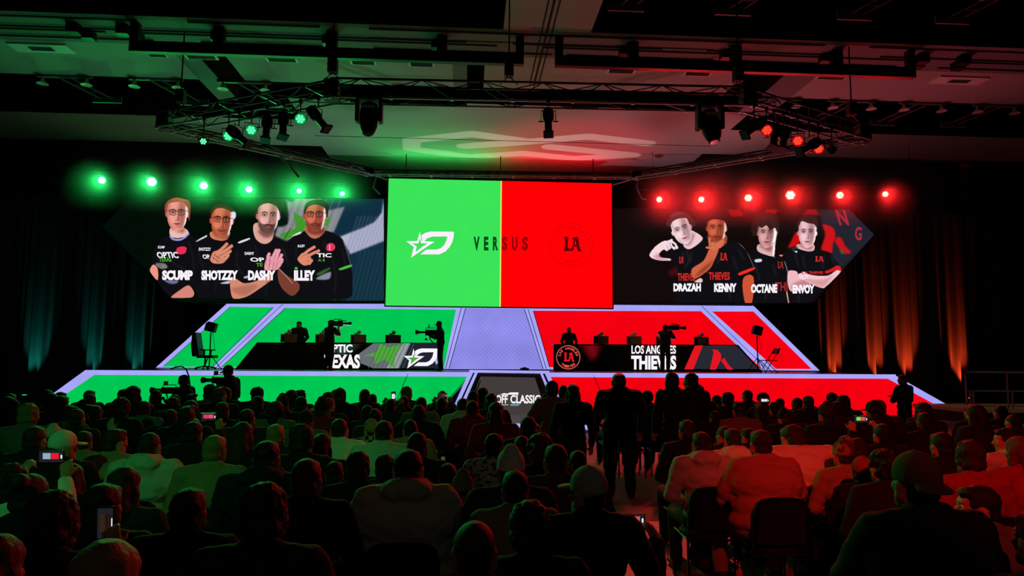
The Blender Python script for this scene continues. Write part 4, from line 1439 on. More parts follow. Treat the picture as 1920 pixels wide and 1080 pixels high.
p.hand([(1050, 470), (1052, 420), (1100, 410), (1150, 430), (1152, 470), (1110, 500)], [[(1060, 450), (1052, 400), (1058, 372)], [(1110, 440), (1160, 410), (1196, 384)], [(1120, 460), (1165, 430), (1200, 408)], [(1128, 476), (1165, 455), (1188, 436)], [(1060, 470), (1022, 466)]], (214, 112, 80), 24)
p.poly([(1362, 728), (1512, 672), (1520, 696), (1376, 754)], (240, 44, 36))
p.poly([(1400, 790), (1512, 770), (1496, 1042), (1424, 1042)], (206, 84, 54))
p.line([(1350, 410), (1440, 500), (1515, 670)], 6, (150, 140, 146), .7)
for q_ in ([(1150, 560), (1140, 640)], [(1300, 560), (1340, 700)], [(1350, 480), (1420, 600)], [(1250, 860), (1270, 1000)]):
    p.line(q_, 12, (46, 42, 50), .7, 1.5)
po = p.mesh('portrait', yb_, rw)
t = MB()
jersey_text(t, R1, 'THIEVES', 1045, 722, 1266, 802, yb_ - .01)
la_mark(t, ox + 1165 / k_, oy + 522 / k_, ox + 1242 / k_, oy + 600 / k_, yb_ - .01)
t.build('jersey_lettering', RJ, po)
caption(rw, R1, 'KENNY', 1102, 838, 1335, 928, ya - .07)
# seventh player
yc_ = ya - .008
p = Picture(*R2, (70, 90, 520, 1045), 1.4, (14, 8, 9))
p.poly([(170, 490), (80, 545), (130, 700), (150, 830), (110, 1042), (495, 1042), (470, 880), (495, 760), (450, 600), (400, 545), (280, 565)], SHIRT)
p.poly([(180, 430), (335, 430), (338, 550), (270, 548), (168, 500)], (226, 176, 178))
p.poly([(190, 440), (320, 440), (300, 510), (220, 470)], (130, 70, 74), 2, .7)
p.poly([(108, 320), (112, 210), (160, 122), (250, 100), (350, 120), (388, 200), (382, 330), (300, 300)], (36, 18, 18))
p.face(262, 330, 92, 138, .03, (214, 158, 160), (40, 22, 22), rim=(255, 248, 250), rim_a=1.0)
p.poly([(108, 330), (112, 210), (160, 122), (250, 100), (350, 120), (388, 200), (382, 320), (352, 262), (300, 282), (262, 236), (214, 262), (176, 250), (160, 330), (130, 350)], (46, 23, 22))
for q_ in ([(150, 150), (180, 220), (170, 280)], [(220, 120), (240, 190), (220, 250)], [(310, 130), (320, 200), (350, 250)]):
    p.line(q_, 14, (86, 48, 42), .5, 1.5)
p.poly([(345, 300), (372, 310), (356, 430), (344, 560), (326, 540), (330, 440)], (255, 250, 252), .5, .9)
p.poly([(142, 592), (205, 584), (208, 612), (148, 618)], (206, 214, 226))
p.poly([(395, 540), (430, 540), (430, 556), (400, 556)], (230, 120, 110))
p.line([(450, 610), (488, 740), (470, 890), (490, 1040)], 7, (196, 190, 214), .7)
p.line([(470, 930), (492, 1040)], 12, (240, 170, 150), .9)
for q_ in ([(150, 640), (190, 800)], [(330, 640), (360, 760)], [(260, 860), (250, 1000)]):
    p.line(q_, 14, (44, 40, 48), .7, 1.5)
po = p.mesh('portrait', yc_, rw)
t = MB()
ox, oy, k_ = R2
la_mark(t, ox + 376 / k_, oy + 610 / k_, ox + 440 / k_, oy + 682 / k_, yc_ - .006)
jersey_text(t, R2, 'THI', 350, 826, 480, 918, yc_ - .006)
t.build('jersey_lettering', glow('led_dull_red', (150, 42, 44), 1, False), po)
caption(rw, R2, 'OCTANE', 100, 845, 372, 938, ya - .07)
# eighth player
yd_ = ya - .022
p = Picture(*R2, (420, 110, 1060, 1045), 1.4, (14, 10, 12))
p.poly([(590, 450), (480, 495), (445, 560), (482, 710), (520, 860), (500, 1042), (700, 1042), (790, 960), (880, 870), (960, 740), (1040, 690), (960, 570), (920, 515), (760, 480), (690, 505)], SHIRT)
p.poly([(590, 430), (745, 430), (755, 490), (690, 505), (580, 470)], (238, 190, 198))
p.poly([(600, 430), (740, 440), (720, 490), (640, 470)], (150, 84, 92), 2, .7)
p.poly([(588, 260), (598, 170), (680, 124), (772, 140), (796, 210), (780, 290), (700, 240)], (40, 22, 22))
p.face(684, 326, 94, 140, .0, (238, 190, 196), (44, 24, 24), rim=(255, 250, 252), rim_a=1.0)
p.poly([(590, 262), (598, 172), (680, 125), (772, 141), (796, 212), (780, 252), (752, 222), (690, 212), (630, 192), (606, 226)], (50, 27, 26))
p.poly([(482, 720), (570, 712), (604, 760), (720, 800), (700, 872), (545, 922), (490, 886)], (240, 184, 194))
p.poly([(520, 860), (640, 800), (720, 830), (690, 880), (560, 920)], (170, 96, 104), 2, .6)
p.poly([(600, 745), (640, 728), (760, 756), (900, 756), (990, 702), (1034, 718), (885, 868), (822, 882), (700, 832), (620, 782)], (246, 200, 208))
p.poly([(640, 790), (760, 800), (880, 790), (960, 750), (870, 862), (810, 870), (700, 826)], (196, 116, 122), 2, .55)
p.hand([(604, 770), (612, 738), (650, 728), (690, 744), (680, 786)], [[(630, 742), (604, 748), (600, 762)], [(640, 760), (608, 770)], [(650, 776), (616, 784)], [(664, 786), (636, 792)], [(660, 734), (640, 728)]], (250, 214, 222), 20)
p.poly([(880, 700), (1000, 652), (1040, 690), (1034, 714), (990, 700), (884, 736)], (216, 28, 34))
p.poly([(884, 690), (960, 655), (966, 668), (888, 706)], SHIRT)
p.poly([(535, 492), (560, 505), (580, 500), (572, 520)], (230, 236, 236))
p.poly([(505, 470), (590, 445), (585, 480), (540, 490)], (60, 84, 56), 1.5, .5)
for q_ in ([(560, 540), (590, 660)], [(640, 560), (660, 680)], [(860, 560), (840, 680)], [(930, 540), (970, 640)], [(600, 940), (590, 1030)]):
    p.line(q_, 12, (52, 46, 54), .7, 1.5)
po = p.mesh('portrait', yd_, rw)
t = MB()
la_mark(t, ox + 766 / k_, oy + 556 / k_, ox + 856 / k_, oy + 612 / k_, yd_ - .008)
jersey_text(t, R2, 'L A THIEVES', 632, 712, 850, 742, yd_ - .008)
t.build('jersey_lettering', RJ, po)
caption(rw, R2, 'ENVOY', 532, 852, 760, 944, ya - .07)
# ================================================================== lighting rig
HX = [WZ(622, 188, 7.5), WZ(1402, 204, 7.5), WZ(1618, 266, 7.5), WZ(1192, 334, 7.5), WZ(692, 327, 7.5), WZ(308, 243, 7.5)]
rg = wthing('lighting_truss', 'large hexagonal black box truss hung level over the stage front', 'truss', (1.5, 17.4, 7.5))


def truss(a, b, parent, w=.42, h=.42, step=.62, tilt=0):
    a, b = Vector(a), Vector(b)
    d = (b - a).normalized()
    s = Vector((-d.y, d.x, 0)).normalized() * (w / 2)
    u = Vector((0, 0, h))
    seg = link('truss_segment', None, parent)
    seg.matrix_parent_inverse = Matrix.Translation(-Vector(parent.location))
    def sub(mb, nm, m):
        o = link(nm, mb.mesh(nm, m, True), seg)
        return o
    for k, off in enumerate((s, -s, s + u, -s + u)):
        m = MB()
        m.tube([a + off, b + off], .025, 6)
        sub(m, 'chord', alu_bright if k < 2 else alu)
    n = max(2, int((b - a).length / step))
    m = MB()
    for k in range(n):
        p, q_ = a.lerp(b, k / n), a.lerp(b, (k + 1) / n)
        if k % 2:
            p, q_ = q_, p
        m.tube([p + s, q_ + s + u], .013, 5)
        m.tube([p - s, q_ - s + u], .013, 5)
        m.tube([p + s, q_ - s], .013, 5)
        m.tube([p + s + u, q_ - s + u], .013, 5)
    sub(m, 'lattice', alu)
    for k in range(0, n + 1, 2):
        p = a.lerp(b, k / n)
        for q_ in (s, -s):
            sub(MB().box(p + q_, (.07, .07, .07)), 'clamp', alu_bright)
    return seg


for k in range(6):
    truss(HX[k], HX[(k + 1) % 6], rg, h=(.42, .36, .16, .11, .16, .36)[k], w=(.42, .42, .28, .2, .28, .42)[k])
m = MB()
for k, p in enumerate(HX):
    hh = .46 if k in (0, 1, 2, 5) else .2
    MB().box(p + Vector((0, 0, hh / 2 - .02)), (.3, .3, hh)).build('corner_block', alu, rg)
# black cover boards along the front truss
for f0_, f1_ in ((.04, .32), (.5, .93)):
    p, q_ = HX[0].lerp(HX[1], f0_), HX[0].lerp(HX[1], f1_)
    MB().box((p + q_) / 2 + Vector((0, .22, .22)), ((q_ - p).length, .03, .36)).build('cover_board', black_paint, rg)
for k, (p, lb) in enumerate(((HX[0], 'left front corner'), (HX[0].lerp(HX[1], .42), 'middle of the front side'), (HX[1] + Vector((-.2, 0, 0)), 'right front corner'),
                             (HX[5].lerp(HX[0], .1), 'left tip'), (HX[2].lerp(HX[1], .1), 'right tip'))):
    t = wthing('chain_hoist', 'hoist and chain lifting the ' + lb + ' of the hexagonal truss', 'hoist', p + Vector((0, 0, .5)))
    MB().tube([p + Vector((0, 0, .9)), p + Vector((0, 0, (2.45 if .7 < p.x < 3 or p.y > 16.0 else 3.65)))], .018, 6).build('chain', black_metal, t)
    MB().box(p + Vector((0, 0, .78)), (.2, .2, .32)).build('motor', black_metal, t)
    for sgn in (-1, 1):
        MB().tube([p + Vector((0, 0, .64)), p + Vector((sgn * .2, 0, .44))], .012, 5).build('sling', black_metal, t)

# ---- lamps hung from the truss -----------------------------------------------------------------
LENS_G = glow('lens_green', (90, 255, 170), 1.6, False)
LENS_R = glow('lens_red', (255, 70, 46), 1.5, False)
LENS_GD = glow('lens_green_rim', (0, 170, 70), 1.0, False)
LENS_RD = glow('lens_red_rim', (220, 10, 10), 1.0, False)
fixture_black = mat('fixture_black', (24, 24, 26), .5, .2)
fixture_worn = mat('fixture_worn', (74, 72, 66), .5, .3)


def aim(o, d):
    o.rotation_euler = Vector(d).to_track_quat('-Z', 'Y').to_euler()


def led_par(pos, hang, label, lens, rim, r=.13, cat='stage light'):
    """short LED can whose lens faces the hall, on a yoke and clamp"""
    pos = Vector(pos)
    t = wthing('par_can', label, cat, pos)
    d = (EYE + Vector((0, 2, -1)) - pos).normalized()
    MB().lathe([(r * .75, -.26), (r * .95, -.16), (r, 0), (r * 1.02, .01), (r * .95, .012)], pos, d, 18).build('can', fixture_black, t, True)
    MB().lathe([(r * .95, .0), (r * .9, .004)], pos + d * .013, d, 18).build('lens', rim, t)
    m = MB()
    up = Vector((0, 0, 1))
    sx = d.cross(up).normalized()
    uy = sx.cross(d)
    for rr, n in ((0, 1), (.52, 6)):
        for k in range(n):
            a = 6.2832 * k / n
            c = pos + d * .02 + (sx * math.cos(a) + uy * math.sin(a)) * rr * r
            m.lathe([(r * .24, 0), (r * .2, .006)], c, d, 10)
    m.build('led_cluster', lens, t)
    y = MB()
    y.tube([pos + sx * r * 1.15, pos + sx * r * 1.15 + Vector((0, 0, r * 1.3)), pos - sx * r * 1.15 + Vector((0, 0, r * 1.3)), pos - sx * r * 1.15], .012, 5)
    y.build('yoke', fixture_black, t)
    MB().tube([pos + Vector((0, 0, r * 1.3)), pos + Vector((0, 0, hang))], .014, 6).box(pos + Vector((0, 0, hang)), (.07, .07, .09)).build('clamp', fixture_black, t)
    return t


def profile_lamp(pos, d, hang, label, m=None, L=.62):
    """long ellipsoidal lamp: wide lamp house at the back, narrow barrel, square gel frame"""
    pos, d = Vector(pos), Vector(d).normalized()
    m = m or fixture_black
    t = wthing('profile_spot', label, 'stage light', pos)
    MB().lathe([(.05, -.34), (.11, -.3), (.13, -.18), (.12, -.04), (.085, 0)], pos, d, 14).build('lamp_house', fixture_black, t, True)
    MB().lathe([(.08, -.02), (.08, L * .42), (.095, L * .45), (.095, L * .5)], pos, d, 14).build('barrel', m, t, True)
    q_ = Vector((0, 0, 1)).rotation_difference(d).to_matrix()
    MB().box(pos + d * (L * .54), (.22, .22, .05), q_).build('gel_frame', m, t)
    up = Vector((0, 0, 1))
    sx = d.cross(up)
    sx = sx.normalized() if sx.length > .1 else Vector((1, 0, 0))
    y = MB()
    y.tube([pos + sx * .16, pos + sx * .16 + up * .24, pos - sx * .16 + up * .24, pos - sx * .16], .012, 5)
    y.build('yoke', fixture_black, t)
    MB().tube([pos + up * .24, pos + up * hang], .014, 6).box(pos + up * hang, (.07, .07, .09)).build('clamp', fixture_black, t)
    for k in range(2):
        MB().tube([pos + sx * (.1 - .2 * k), pos + sx * (.22 - .44 * k)], .014, 5).build('knob', fixture_black, t)
    return t


def moving_head(pos, hang, label, tilt=0.0, sc=1.0, front=True):
    pos = Vector(pos)
    t = wthing('moving_head', label, 'stage light', pos)
    up = Vector((0, 0, 1))
    MB().box(pos + up * .34 * sc, (.36 * sc, .3 * sc, .16 * sc)).build('base', fixture_black, t)
    y = MB()
    for s_ in (-1, 1):
        y.prism([pos + Vector((s_ * .2 * sc, -.09 * sc, .3 * sc)), pos + Vector((s_ * .23 * sc, -.09 * sc, .26 * sc)), pos + Vector((s_ * .23 * sc, -.07 * sc, -.1 * sc)), pos + Vector((s_ * .17 * sc, -.07 * sc, -.12 * sc)), pos + Vector((s_ * .17 * sc, -.09 * sc, .26 * sc))], (0, .16 * sc, 0))
    y.box(pos + Vector((0, 0, .29 * sc)), (.44 * sc, .14 * sc, .05 * sc))
    y.build('yoke', fixture_black, t)
    d = Vector((math.sin(tilt), -.25, -math.cos(tilt))).normalized()
    MB().lathe([(.07 * sc, -.24 * sc), (.15 * sc, -.2 * sc), (.165 * sc, 0), (.155 * sc, .18 * sc), (.12 * sc, .3 * sc), (.08 * sc, .34 * sc)], pos, d, 16).build('head', fixture_black, t, True)
    MB().lathe([(.1 * sc, 0), (.07 * sc, .02)], pos + d * .345 * sc, d, 14).build('lens', mat('lens_glass', (60, 64, 70), .15), t)
    MB().box(pos + Vector((0, -.16 * sc, .12 * sc)), (.24 * sc, .02, .05 * sc)).build('trim_plate', alu_bright, t)
    MB().tube([pos + up * .4 * sc, pos + up * hang], .03, 6).box(pos + up * hang, (.16, .09, .09)).build('clamp', fixture_black, t)
    return t


def under(px, py, e0, e1):
    """point below a truss side, on the vertical plane through that side, seen at px, py"""
    d = FWD + RGT * ((px - 960) / FOCAL) - UPV * ((py - 540) / FOCAL)
    n = Vector((-(e1 - e0).y, (e1 - e0).x, 0))
    k = (e0 - EYE).dot(n) / d.dot(n)
    return EYE + d * k


def hang_of(p, e0, e1):
    return 7.5 - p.z


def near_chord(a, b):
    d = (b - a).normalized()
    s_ = Vector((-d.y, d.x, 0)).normalized() * .21
    if s_.y > 0:
        s_ = -s_
    return (a + s_, b + s_)


LS = near_chord(HX[5], HX[0])
RS = near_chord(HX[1], HX[2])
FS = near_chord(HX[0], HX[1])
for px, py, lb in ((428, 255, 'green glowing LED can lowest on the left side of the truss'), (471, 244, 'green glowing LED can second up the left side of the truss'), (563, 223, 'green glowing LED can highest on the left side of the truss')):
    p = under(px, py, *LS)
    led_par(p, hang_of(p, *LS), lb, LENS_G, LENS_GD, .125)
p = under(381, 265, *LS)
led_par(p, hang_of(p, *LS), 'small green LED can at the left tip of the truss', LENS_G, fixture_black, .1)
for px, py, d, lb, m in ((447, 255, (.75, -.2, -.62), 'black profile spot slanting down right beside the lowest green can', None),
                         (500, 240, (.05, -.35, -1), 'upright worn profile spot left of its twin on the left truss side', fixture_worn),
                         (531, 234, (.1, -.35, -1), 'upright worn profile spot right of its twin on the left truss side', fixture_worn),
                         (596, 222, (.62, -.2, -.75), 'black profile spot slanting down right near the left front truss corner', None)):
    p = under(px, py, *LS)
    profile_lamp(p, d, hang_of(p, *LS), lb, m)
for px, py, lb in ((1438, 244, 'red glowing LED can highest on the right side of the truss'), (1496, 264, 'red glowing LED can in the middle of the right truss side'), (1535, 279, 'red glowing LED can lowest on the right side of the truss')):
    p = under(px, py, *RS)
    led_par(p, hang_of(p, *RS), lb, LENS_R, LENS_RD, .125)
p = under(1560, 281, *RS)
led_par(p, hang_of(p, *RS), 'small unlit can at the right tip of the truss', fixture_worn, fixture_black, .1)
for px, py, d, lb, m in ((1415, 239, (-.75, -.2, -.6), 'black profile spot slanting down left near the right front truss corner', None),
                         (1452, 255, (-.3, -.35, -1), 'worn profile spot left of its twin on the right truss side', fixture_worn),
                         (1470, 260, (-.3, -.35, -1), 'worn profile spot right of its twin on the right truss side', fixture_worn),
                         (1518, 275, (-.8, -.2, -.5), 'black profile spot slanting down left beside the lowest red can', None)):
    p = under(px, py, *RS)
    profile_lamp(p, d, hang_of(p, *RS), lb, m)
p = under(692, 218, *FS)
moving_head(p, hang_of(p, *FS), 'large black moving head under the front truss on the green side', 0, 1.25)
p = under(1331, 232, *FS)
moving_head(p, hang_of(p, *FS), 'large black moving head under the front truss on the red side', .12, 1.3)
p = under(1028, 228, *FS)
profile_lamp(p, (-.02, -.3, -1), hang_of(p, *FS), 'black profile spot pointing straight down at the middle of the front truss')

# ---- stage wash bars above the wing screens ------------------------------------------------------
HOT_G = glow('lens_hot_green', (225, 255, 235), 6.0, False)
HOT_R = glow('lens_hot_red', (255, 214, 120), 9.0, False)
RIM_G = glow('lens_rim_hot_green', (60, 255, 130), 4.0, False)
RIM_R = glow('lens_rim_hot_red', (255, 60, 40), 4.0, False)
ordn = ['leftmost', 'second from the left', 'third from the left', 'fourth from the left', 'fifth from the left', 'rightmost']
szg = [.15, .2, .17, .15, .11, .11]
szr = [.13, .13, .16, .2, .15, .12]
for k, p in enumerate(PAR_G_POS):
    led_par(p, .38, 'bright green stage lamp %s in the row above the left wing screen' % ordn[k], HOT_G, RIM_G, szg[k])
for k, p in enumerate(PAR_R_POS):
    led_par(p, .38, 'bright red stage lamp %s in the row above the right wing screen' % ordn[k], HOT_R, RIM_R, szr[k])
for P, lb in ((PAR_G_POS, 'dark pipe carrying the six green lamps above the left wing screen'), (PAR_R_POS, 'dark pipe carrying the six red lamps above the right wing screen')):
    t = wthing('lamp_bar', lb, 'pipe', P[0])
    a, b = P[0] + Vector((-1.2, 0, .38)), P[-1] + Vector((.8, 0, .38))
    if P is PAR_R_POS:
        a, b = P[0] + Vector((-.8, 0, .38)), P[-1] + Vector((1.6, 0, .38))
    pts = [a] + [p + Vector((0, 0, .38)) for p in P] + [b]
    MB().tube(pts, .026, 6).build('pipe', alu, t)
    m = MB()
    for f in (.05, .5, .95):
        c = pts[0].lerp(pts[-1], f)
        m.tube([c, (c.x, c.y, 11.2 if c.x < -12 or c.x > 18 or c.y > 29.6 else (10.0 if -5.8 < c.x < 9.2 else (10.0 if 23.3 < c.y < 26.0 else 11.2)))], .008, 5)
    m.build('hanging_wire', black_metal, t)
# house truss lines far at the back, just catching light
for x0, x1, y, z, lb in ((-23.86, -14, 27.5, 8.9, 'thin dark house pipe high in front of the far left drapes'), (15.5, 27.86, 28, 8.9, 'thin dark house pipe high in front of the right drapes')):
    o = MB().tube([(x0, y, z), (x1, y, z)], .03, 6).tube([(x0, y, z + .4), (x1, y, z + .4)], .02, 6).build('house_pipe', alu, None)
    m = MB()
    tag(o, lb, 'pipe')
# loose cable swags at the screen's upper corners
for pts, lb in (((Vector((-3.34, 26.99, 8.9)), W(706, 330, 26.6), W(700, 352, 26.6), W(712, 364, 26.6)), 'loose pale cable hanging at the upper left corner of the centre screen'),
                ((Vector((5.8, 26.99, 8.9)), W(1196, 333, 26.6), W(1194, 352, 26.6), W(1203, 372, 26.6), W(1212, 374, 26.6)), 'loose pale cable hanging at the upper right corner of the centre screen'),
                ((HX[5].lerp(HX[4], .5) + Vector((0, 0, .02)), HX[5].lerp(HX[4], .53) + Vector((.1, .2, -.2)), HX[5].lerp(HX[4], .56) + Vector((.2, .3, -.5))), 'slack cable drooping behind the left side of the truss')):
    o = MB().tube(pts, .03, 6).build('cable_swag', mat('cable_pale', (120, 120, 112), .6))
    tag(o, lb, 'cable')
# gobo projector: throws the pale hexagon logo on the canopy
GOBO_POS = (2.0, 15.2, 7.3)
t = wthing('logo_projector', 'small black projector on the deck between the two desks, aimed at the ceiling', 'projector', (2.0, 24.4, DZ))
MB().box((2.0, 24.4, DZ + .06), (.3, .3, .12)).build('body', fixture_black, t)
MB().lathe([(.06, 0), (.07, .03)], (2.0, 24.4, DZ + .12), (0, 0, 1), 14).build('lens', mat('lens_glass', (60, 64, 70), .15), t)
# ================================================================== stage haze round the lamp rows
def haze(name, label, lo, hi, dens):
    m = bpy.data.materials.new(name)
    m.use_nodes = True
    nt = m.node_tree
    nt.nodes.clear()
    out = nt.nodes.new('ShaderNodeOutputMaterial')
    v = nt.nodes.new('ShaderNodeVolumeScatter')
    v.inputs['Color'].default_value = (1, 1, 1, 1)
    v.inputs['Density'].default_value = dens
    v.inputs['Anisotropy'].default_value = .35
    # thins out towards its edges
    tc = nt.nodes.new('ShaderNodeTexCoord')
    sx = nt.nodes.new('ShaderNodeSeparateXYZ')
    nt.links.new(tc.outputs['Generated'], sx.inputs[0])

    def mth(op, a, b):
        n = nt.nodes.new('ShaderNodeMath')
        n.operation = op
        for i, q in enumerate((a, b)):
            if isinstance(q, (int, float)):
                n.inputs[i].default_value = q
            else:
                nt.links.new(q, n.inputs[i])
        return n.outputs[0]
    acc = dens * 4.0
    for ax in 'XYZ':
        t_ = mth('MULTIPLY', sx.outputs[ax], mth('SUBTRACT', 1.0, sx.outputs[ax]))
        acc = mth('MULTIPLY', acc, mth('MULTIPLY', t_, 4.0) if ax != 'X' else mth('MINIMUM', mth('MULTIPLY', t_, 8.0), 1.0))
    nt.links.new(mth('MULTIPLY', acc, .25), v.inputs['Density'])
    nt.links.new(v.outputs[0], out.inputs['Volume'])
    c = [(a + b) / 2 for a, b in zip(lo, hi)]
    o = MB().box(c, [b - a for a, b in zip(lo, hi)]).build(name, m)
    return tag(o, label, 'haze', kind='stuff')


haze('haze_green_side', 'thin stage haze glowing green about the lamps above the left wing screen', (-17.5, 24.6, 7.0), (-3.4, 28.6, 9.95), .06)
haze('haze_red_side', 'thin stage haze glowing red about the lamps above the right wing screen', (5.9, 22.8, 6.6), (18.5, 27.1, 9.6), .06)
# ================================================================== people
SKIN = mat('skin', (178, 128, 104), .55)
SKIN_D = mat('skin_deep', (104, 68, 52), .55)
EYE_W = mat('eye_white', (220, 215, 210), .3)
EYE_D = mat('eye_dark', (25, 18, 16), .3)
HAIRS = {k: mat('hair_' + k, c, .6, noise=.3, nscale=60, bump=.6, bscale=140) for k, c in
         {'black': (20, 17, 17), 'brown': (44, 31, 25), 'auburn': (92, 48, 32), 'blond': (140, 110, 74)}.items()}
CLOTH = {k: mat('cloth_' + k, c, .9, noise=.12, nscale=9, bump=.35, bscale=160) for k, c in
         {'black': (20, 20, 22), 'charcoal': (40, 40, 44), 'navy': (26, 30, 48), 'grey': (96, 96, 98), 'pale': (196, 196, 192), 'white': (226, 226, 222),
          'fleece': (178, 170, 150), 'tan': (150, 128, 98), 'brown': (92, 70, 52), 'red': (150, 26, 30), 'olive': (70, 74, 52), 'denim': (48, 58, 82), 'rose': (176, 120, 110)}.items()}
RUBBER = mat('shoe_rubber', (34, 34, 36), .6)
WHITE_SHOE = mat('shoe_white', (190, 190, 186), .6)


def _plaid():
    m = mat('cloth_plaid', (110, 110, 106), .9)
    nt = m.node_tree
    c = nt.nodes.new('ShaderNodeTexChecker')
    c.inputs['Scale'].default_value = 22
    c.inputs['Color1'].default_value = (*lin((150, 150, 144)), 1)
    c.inputs['Color2'].default_value = (*lin((36, 36, 38)), 1)
    tc = nt.nodes.new('ShaderNodeTexCoord')
    nt.links.new(tc.outputs['Object'], c.inputs['Vector'])
    nt.links.new(c.outputs['Color'], nt.nodes['Principled BSDF'].inputs['Base Color'])
    return m


def _camo(name, a, b, sc):
    m = mat(name, a, .9)
    nt = m.node_tree
    n = nt.nodes.new('ShaderNodeTexNoise')
    n.inputs['Scale'].default_value = sc
    n.inputs['Detail'].default_value = 2
    tc = nt.nodes.new('ShaderNodeTexCoord')
    rp = nt.nodes.new('ShaderNodeValToRGB')
    rp.color_ramp.interpolation = 'CONSTANT'
    rp.color_ramp.elements[0].color = (*lin(a), 1)
    rp.color_ramp.elements[1].color = (*lin(b), 1)
    rp.color_ramp.elements[1].position = .52
    nt.links.new(tc.outputs['Object'], n.inputs['Vector'])
    nt.links.new(n.outputs['Fac'], rp.inputs[0])
    nt.links.new(rp.outputs[0], nt.nodes['Principled BSDF'].inputs['Base Color'])
    return m


CLOTH['plaid'] = _plaid()
CLOTH['camo'] = _camo('cloth_camo', (150, 120, 90), (84, 62, 48), 14)
CLOTH['print'] = _camo('cloth_print', (206, 210, 204), (70, 84, 70), 24)


# ---- growing one continuous surface from a skeleton of tapered limbs --------------------------------
def cap(a, b, r0, r1=None):
    return ('c', Vector(a), Vector(b), r0, r0 if r1 is None else r1)


def ell(c, r, rot=None):
    return ('e', Vector(c), r, rot)


def _add_prim(mb, p):
    if p[0] == 'e':
        mb.ball(p[1], p[2], p[3], 16, 10)
    else:
        _, a, b, r0, r1 = p
        d = b - a
        L = max(d.length, 1e-4)
        prof = []
        for i in range(5):
            t = math.pi / 2 * i / 4
            prof.append((max(r0 * math.sin(t), .0015), -r0 * math.cos(t)))
        for i in range(5):
            t = math.pi / 2 * i / 4
            prof.append((max(r1 * math.cos(t), .0015), L + r1 * math.sin(t)))
        mb.lathe(prof, a, d if d.length > 1e-4 else (0, 0, 1), 12)


def grow(name, prims, voxel=.012, smooth=5, extra=None):
    mb = MB()
    for p in prims:
        _add_prim(mb, p)
    me = bpy.data.meshes.new(name + '_cage')
    me.from_pydata(mb.v, [], mb.f)
    o = bpy.data.objects.new(name + '_cage', me)
    COL.objects.link(o)
    r = o.modifiers.new('r', 'REMESH')
    r.mode = 'VOXEL'
    r.voxel_size = voxel
    s = o.modifiers.new('s', 'SMOOTH')
    s.factor = .5
    s.iterations = smooth
    dg = bpy.context.evaluated_depsgraph_get()
    out = bpy.data.meshes.new_from_object(o.evaluated_get(dg))
    out.name = name
    bpy.data.objects.remove(o)
    bpy.data.meshes.remove(me)
    out.polygons.foreach_set('use_smooth', [True] * len(out.polygons))
    return out


def folds(me, amp):
    """cloth creases: long soft waves plus finer ones, along the surface normal"""
    from mathutils import noise
    nn = [v.normal.copy() for v in me.vertices]
    for v, n in zip(me.vertices, nn):
        p = v.co
        a = noise.noise(Vector((p.x * 9, p.y * 9, p.z * 15 + p.x * 6))) + .6 * noise.noise(Vector((p.x * 20 + 7, p.y * 20, p.z * 30)))
        v.co = p + n * (a * amp)
    return me


def V3(*a):
    return Vector(a)


def hand_prims(wrist, d, n, side, curl=.5, grip=None, sc=1.0):
    """palm, four unequal bent fingers and a thumb leaving the side of the palm; d points along the hand, n out of the back of it"""
    d = Vector(d).normalized()
    n = (Vector(n) - d * Vector(n).dot(d)).normalized()
    s = d.cross(n) * side                       # towards the thumb
    w = Vector(wrist)
    P = []
    palm = w + d * .05 * sc
    P.append(cap(w + d * .012 * sc + s * .012 * sc, w + d * .082 * sc + s * .028 * sc, .017 * sc, .013 * sc))
    P.append(cap(w + d * .012 * sc - s * .006 * sc, w + d * .086 * sc + s * .006 * sc, .018 * sc, .013 * sc))
    P.append(cap(w + d * .012 * sc - s * .016 * sc, w + d * .078 * sc - s * .022 * sc, .016 * sc, .012 * sc))
    for k, (off, L) in enumerate(((.030, .072), (.010, .080), (-.011, .074), (-.030, .058))):
        b = w + d * (.086 - .004 * k) * sc + s * off * sc
        a = curl * (.7 + .1 * k)
        p = b
        ang = 0
        for j, f in enumerate((.45, .32, .25)):
            ang += a * (.9, 1.1, .7)[j]
            q = p + (d * math.cos(ang) - n * math.sin(ang)) * L * f * sc
            P.append(cap(p, q, (.0092, .0085, .0078)[j] * sc, (.0085, .0078, .0068)[j] * sc))
            p = q
    b = w + d * .03 * sc + s * .026 * sc
    q = b + (d * .6 + s * .75 - n * .25 * curl).normalized() * .042 * sc
    P.append(cap(b, q, .012 * sc, .0098 * sc))
    P.append(cap(q, q + (d * .85 + s * .2 - n * .5 * curl).normalized() * .034 * sc, .0096 * sc, .0078 * sc))
    return P


def head_prims(h, M):
    """skull, jaw, nose, ears about the head centre h, turned by M"""
    f = lambda *a: h + M @ Vector(a)
    P = [ell(f(0, -.012, .022), (.077, .096, .092), M), ell(f(0, .028, -.045), (.058, .062, .07), M), ell(f(0, .062, -.085), (.028, .024, .022), M),
         cap(f(0, .082, .012), f(0, .105, -.026), .010, .014), ell(f(0, .07, .03), (.055, .022, .016), M), ell(f(0, .078, -.058), (.026, .016, .012), M)]
    for s in (-1, 1):
        P += [ell(f(s * .038, .062, -.02), (.026, .026, .022), M), ell(f(s * .079, -.008, -.01), (.011, .021, .032), M), cap(f(s * .06, .0, -.05), f(s * .03, .055, -.09), .03, .022)]
    return P


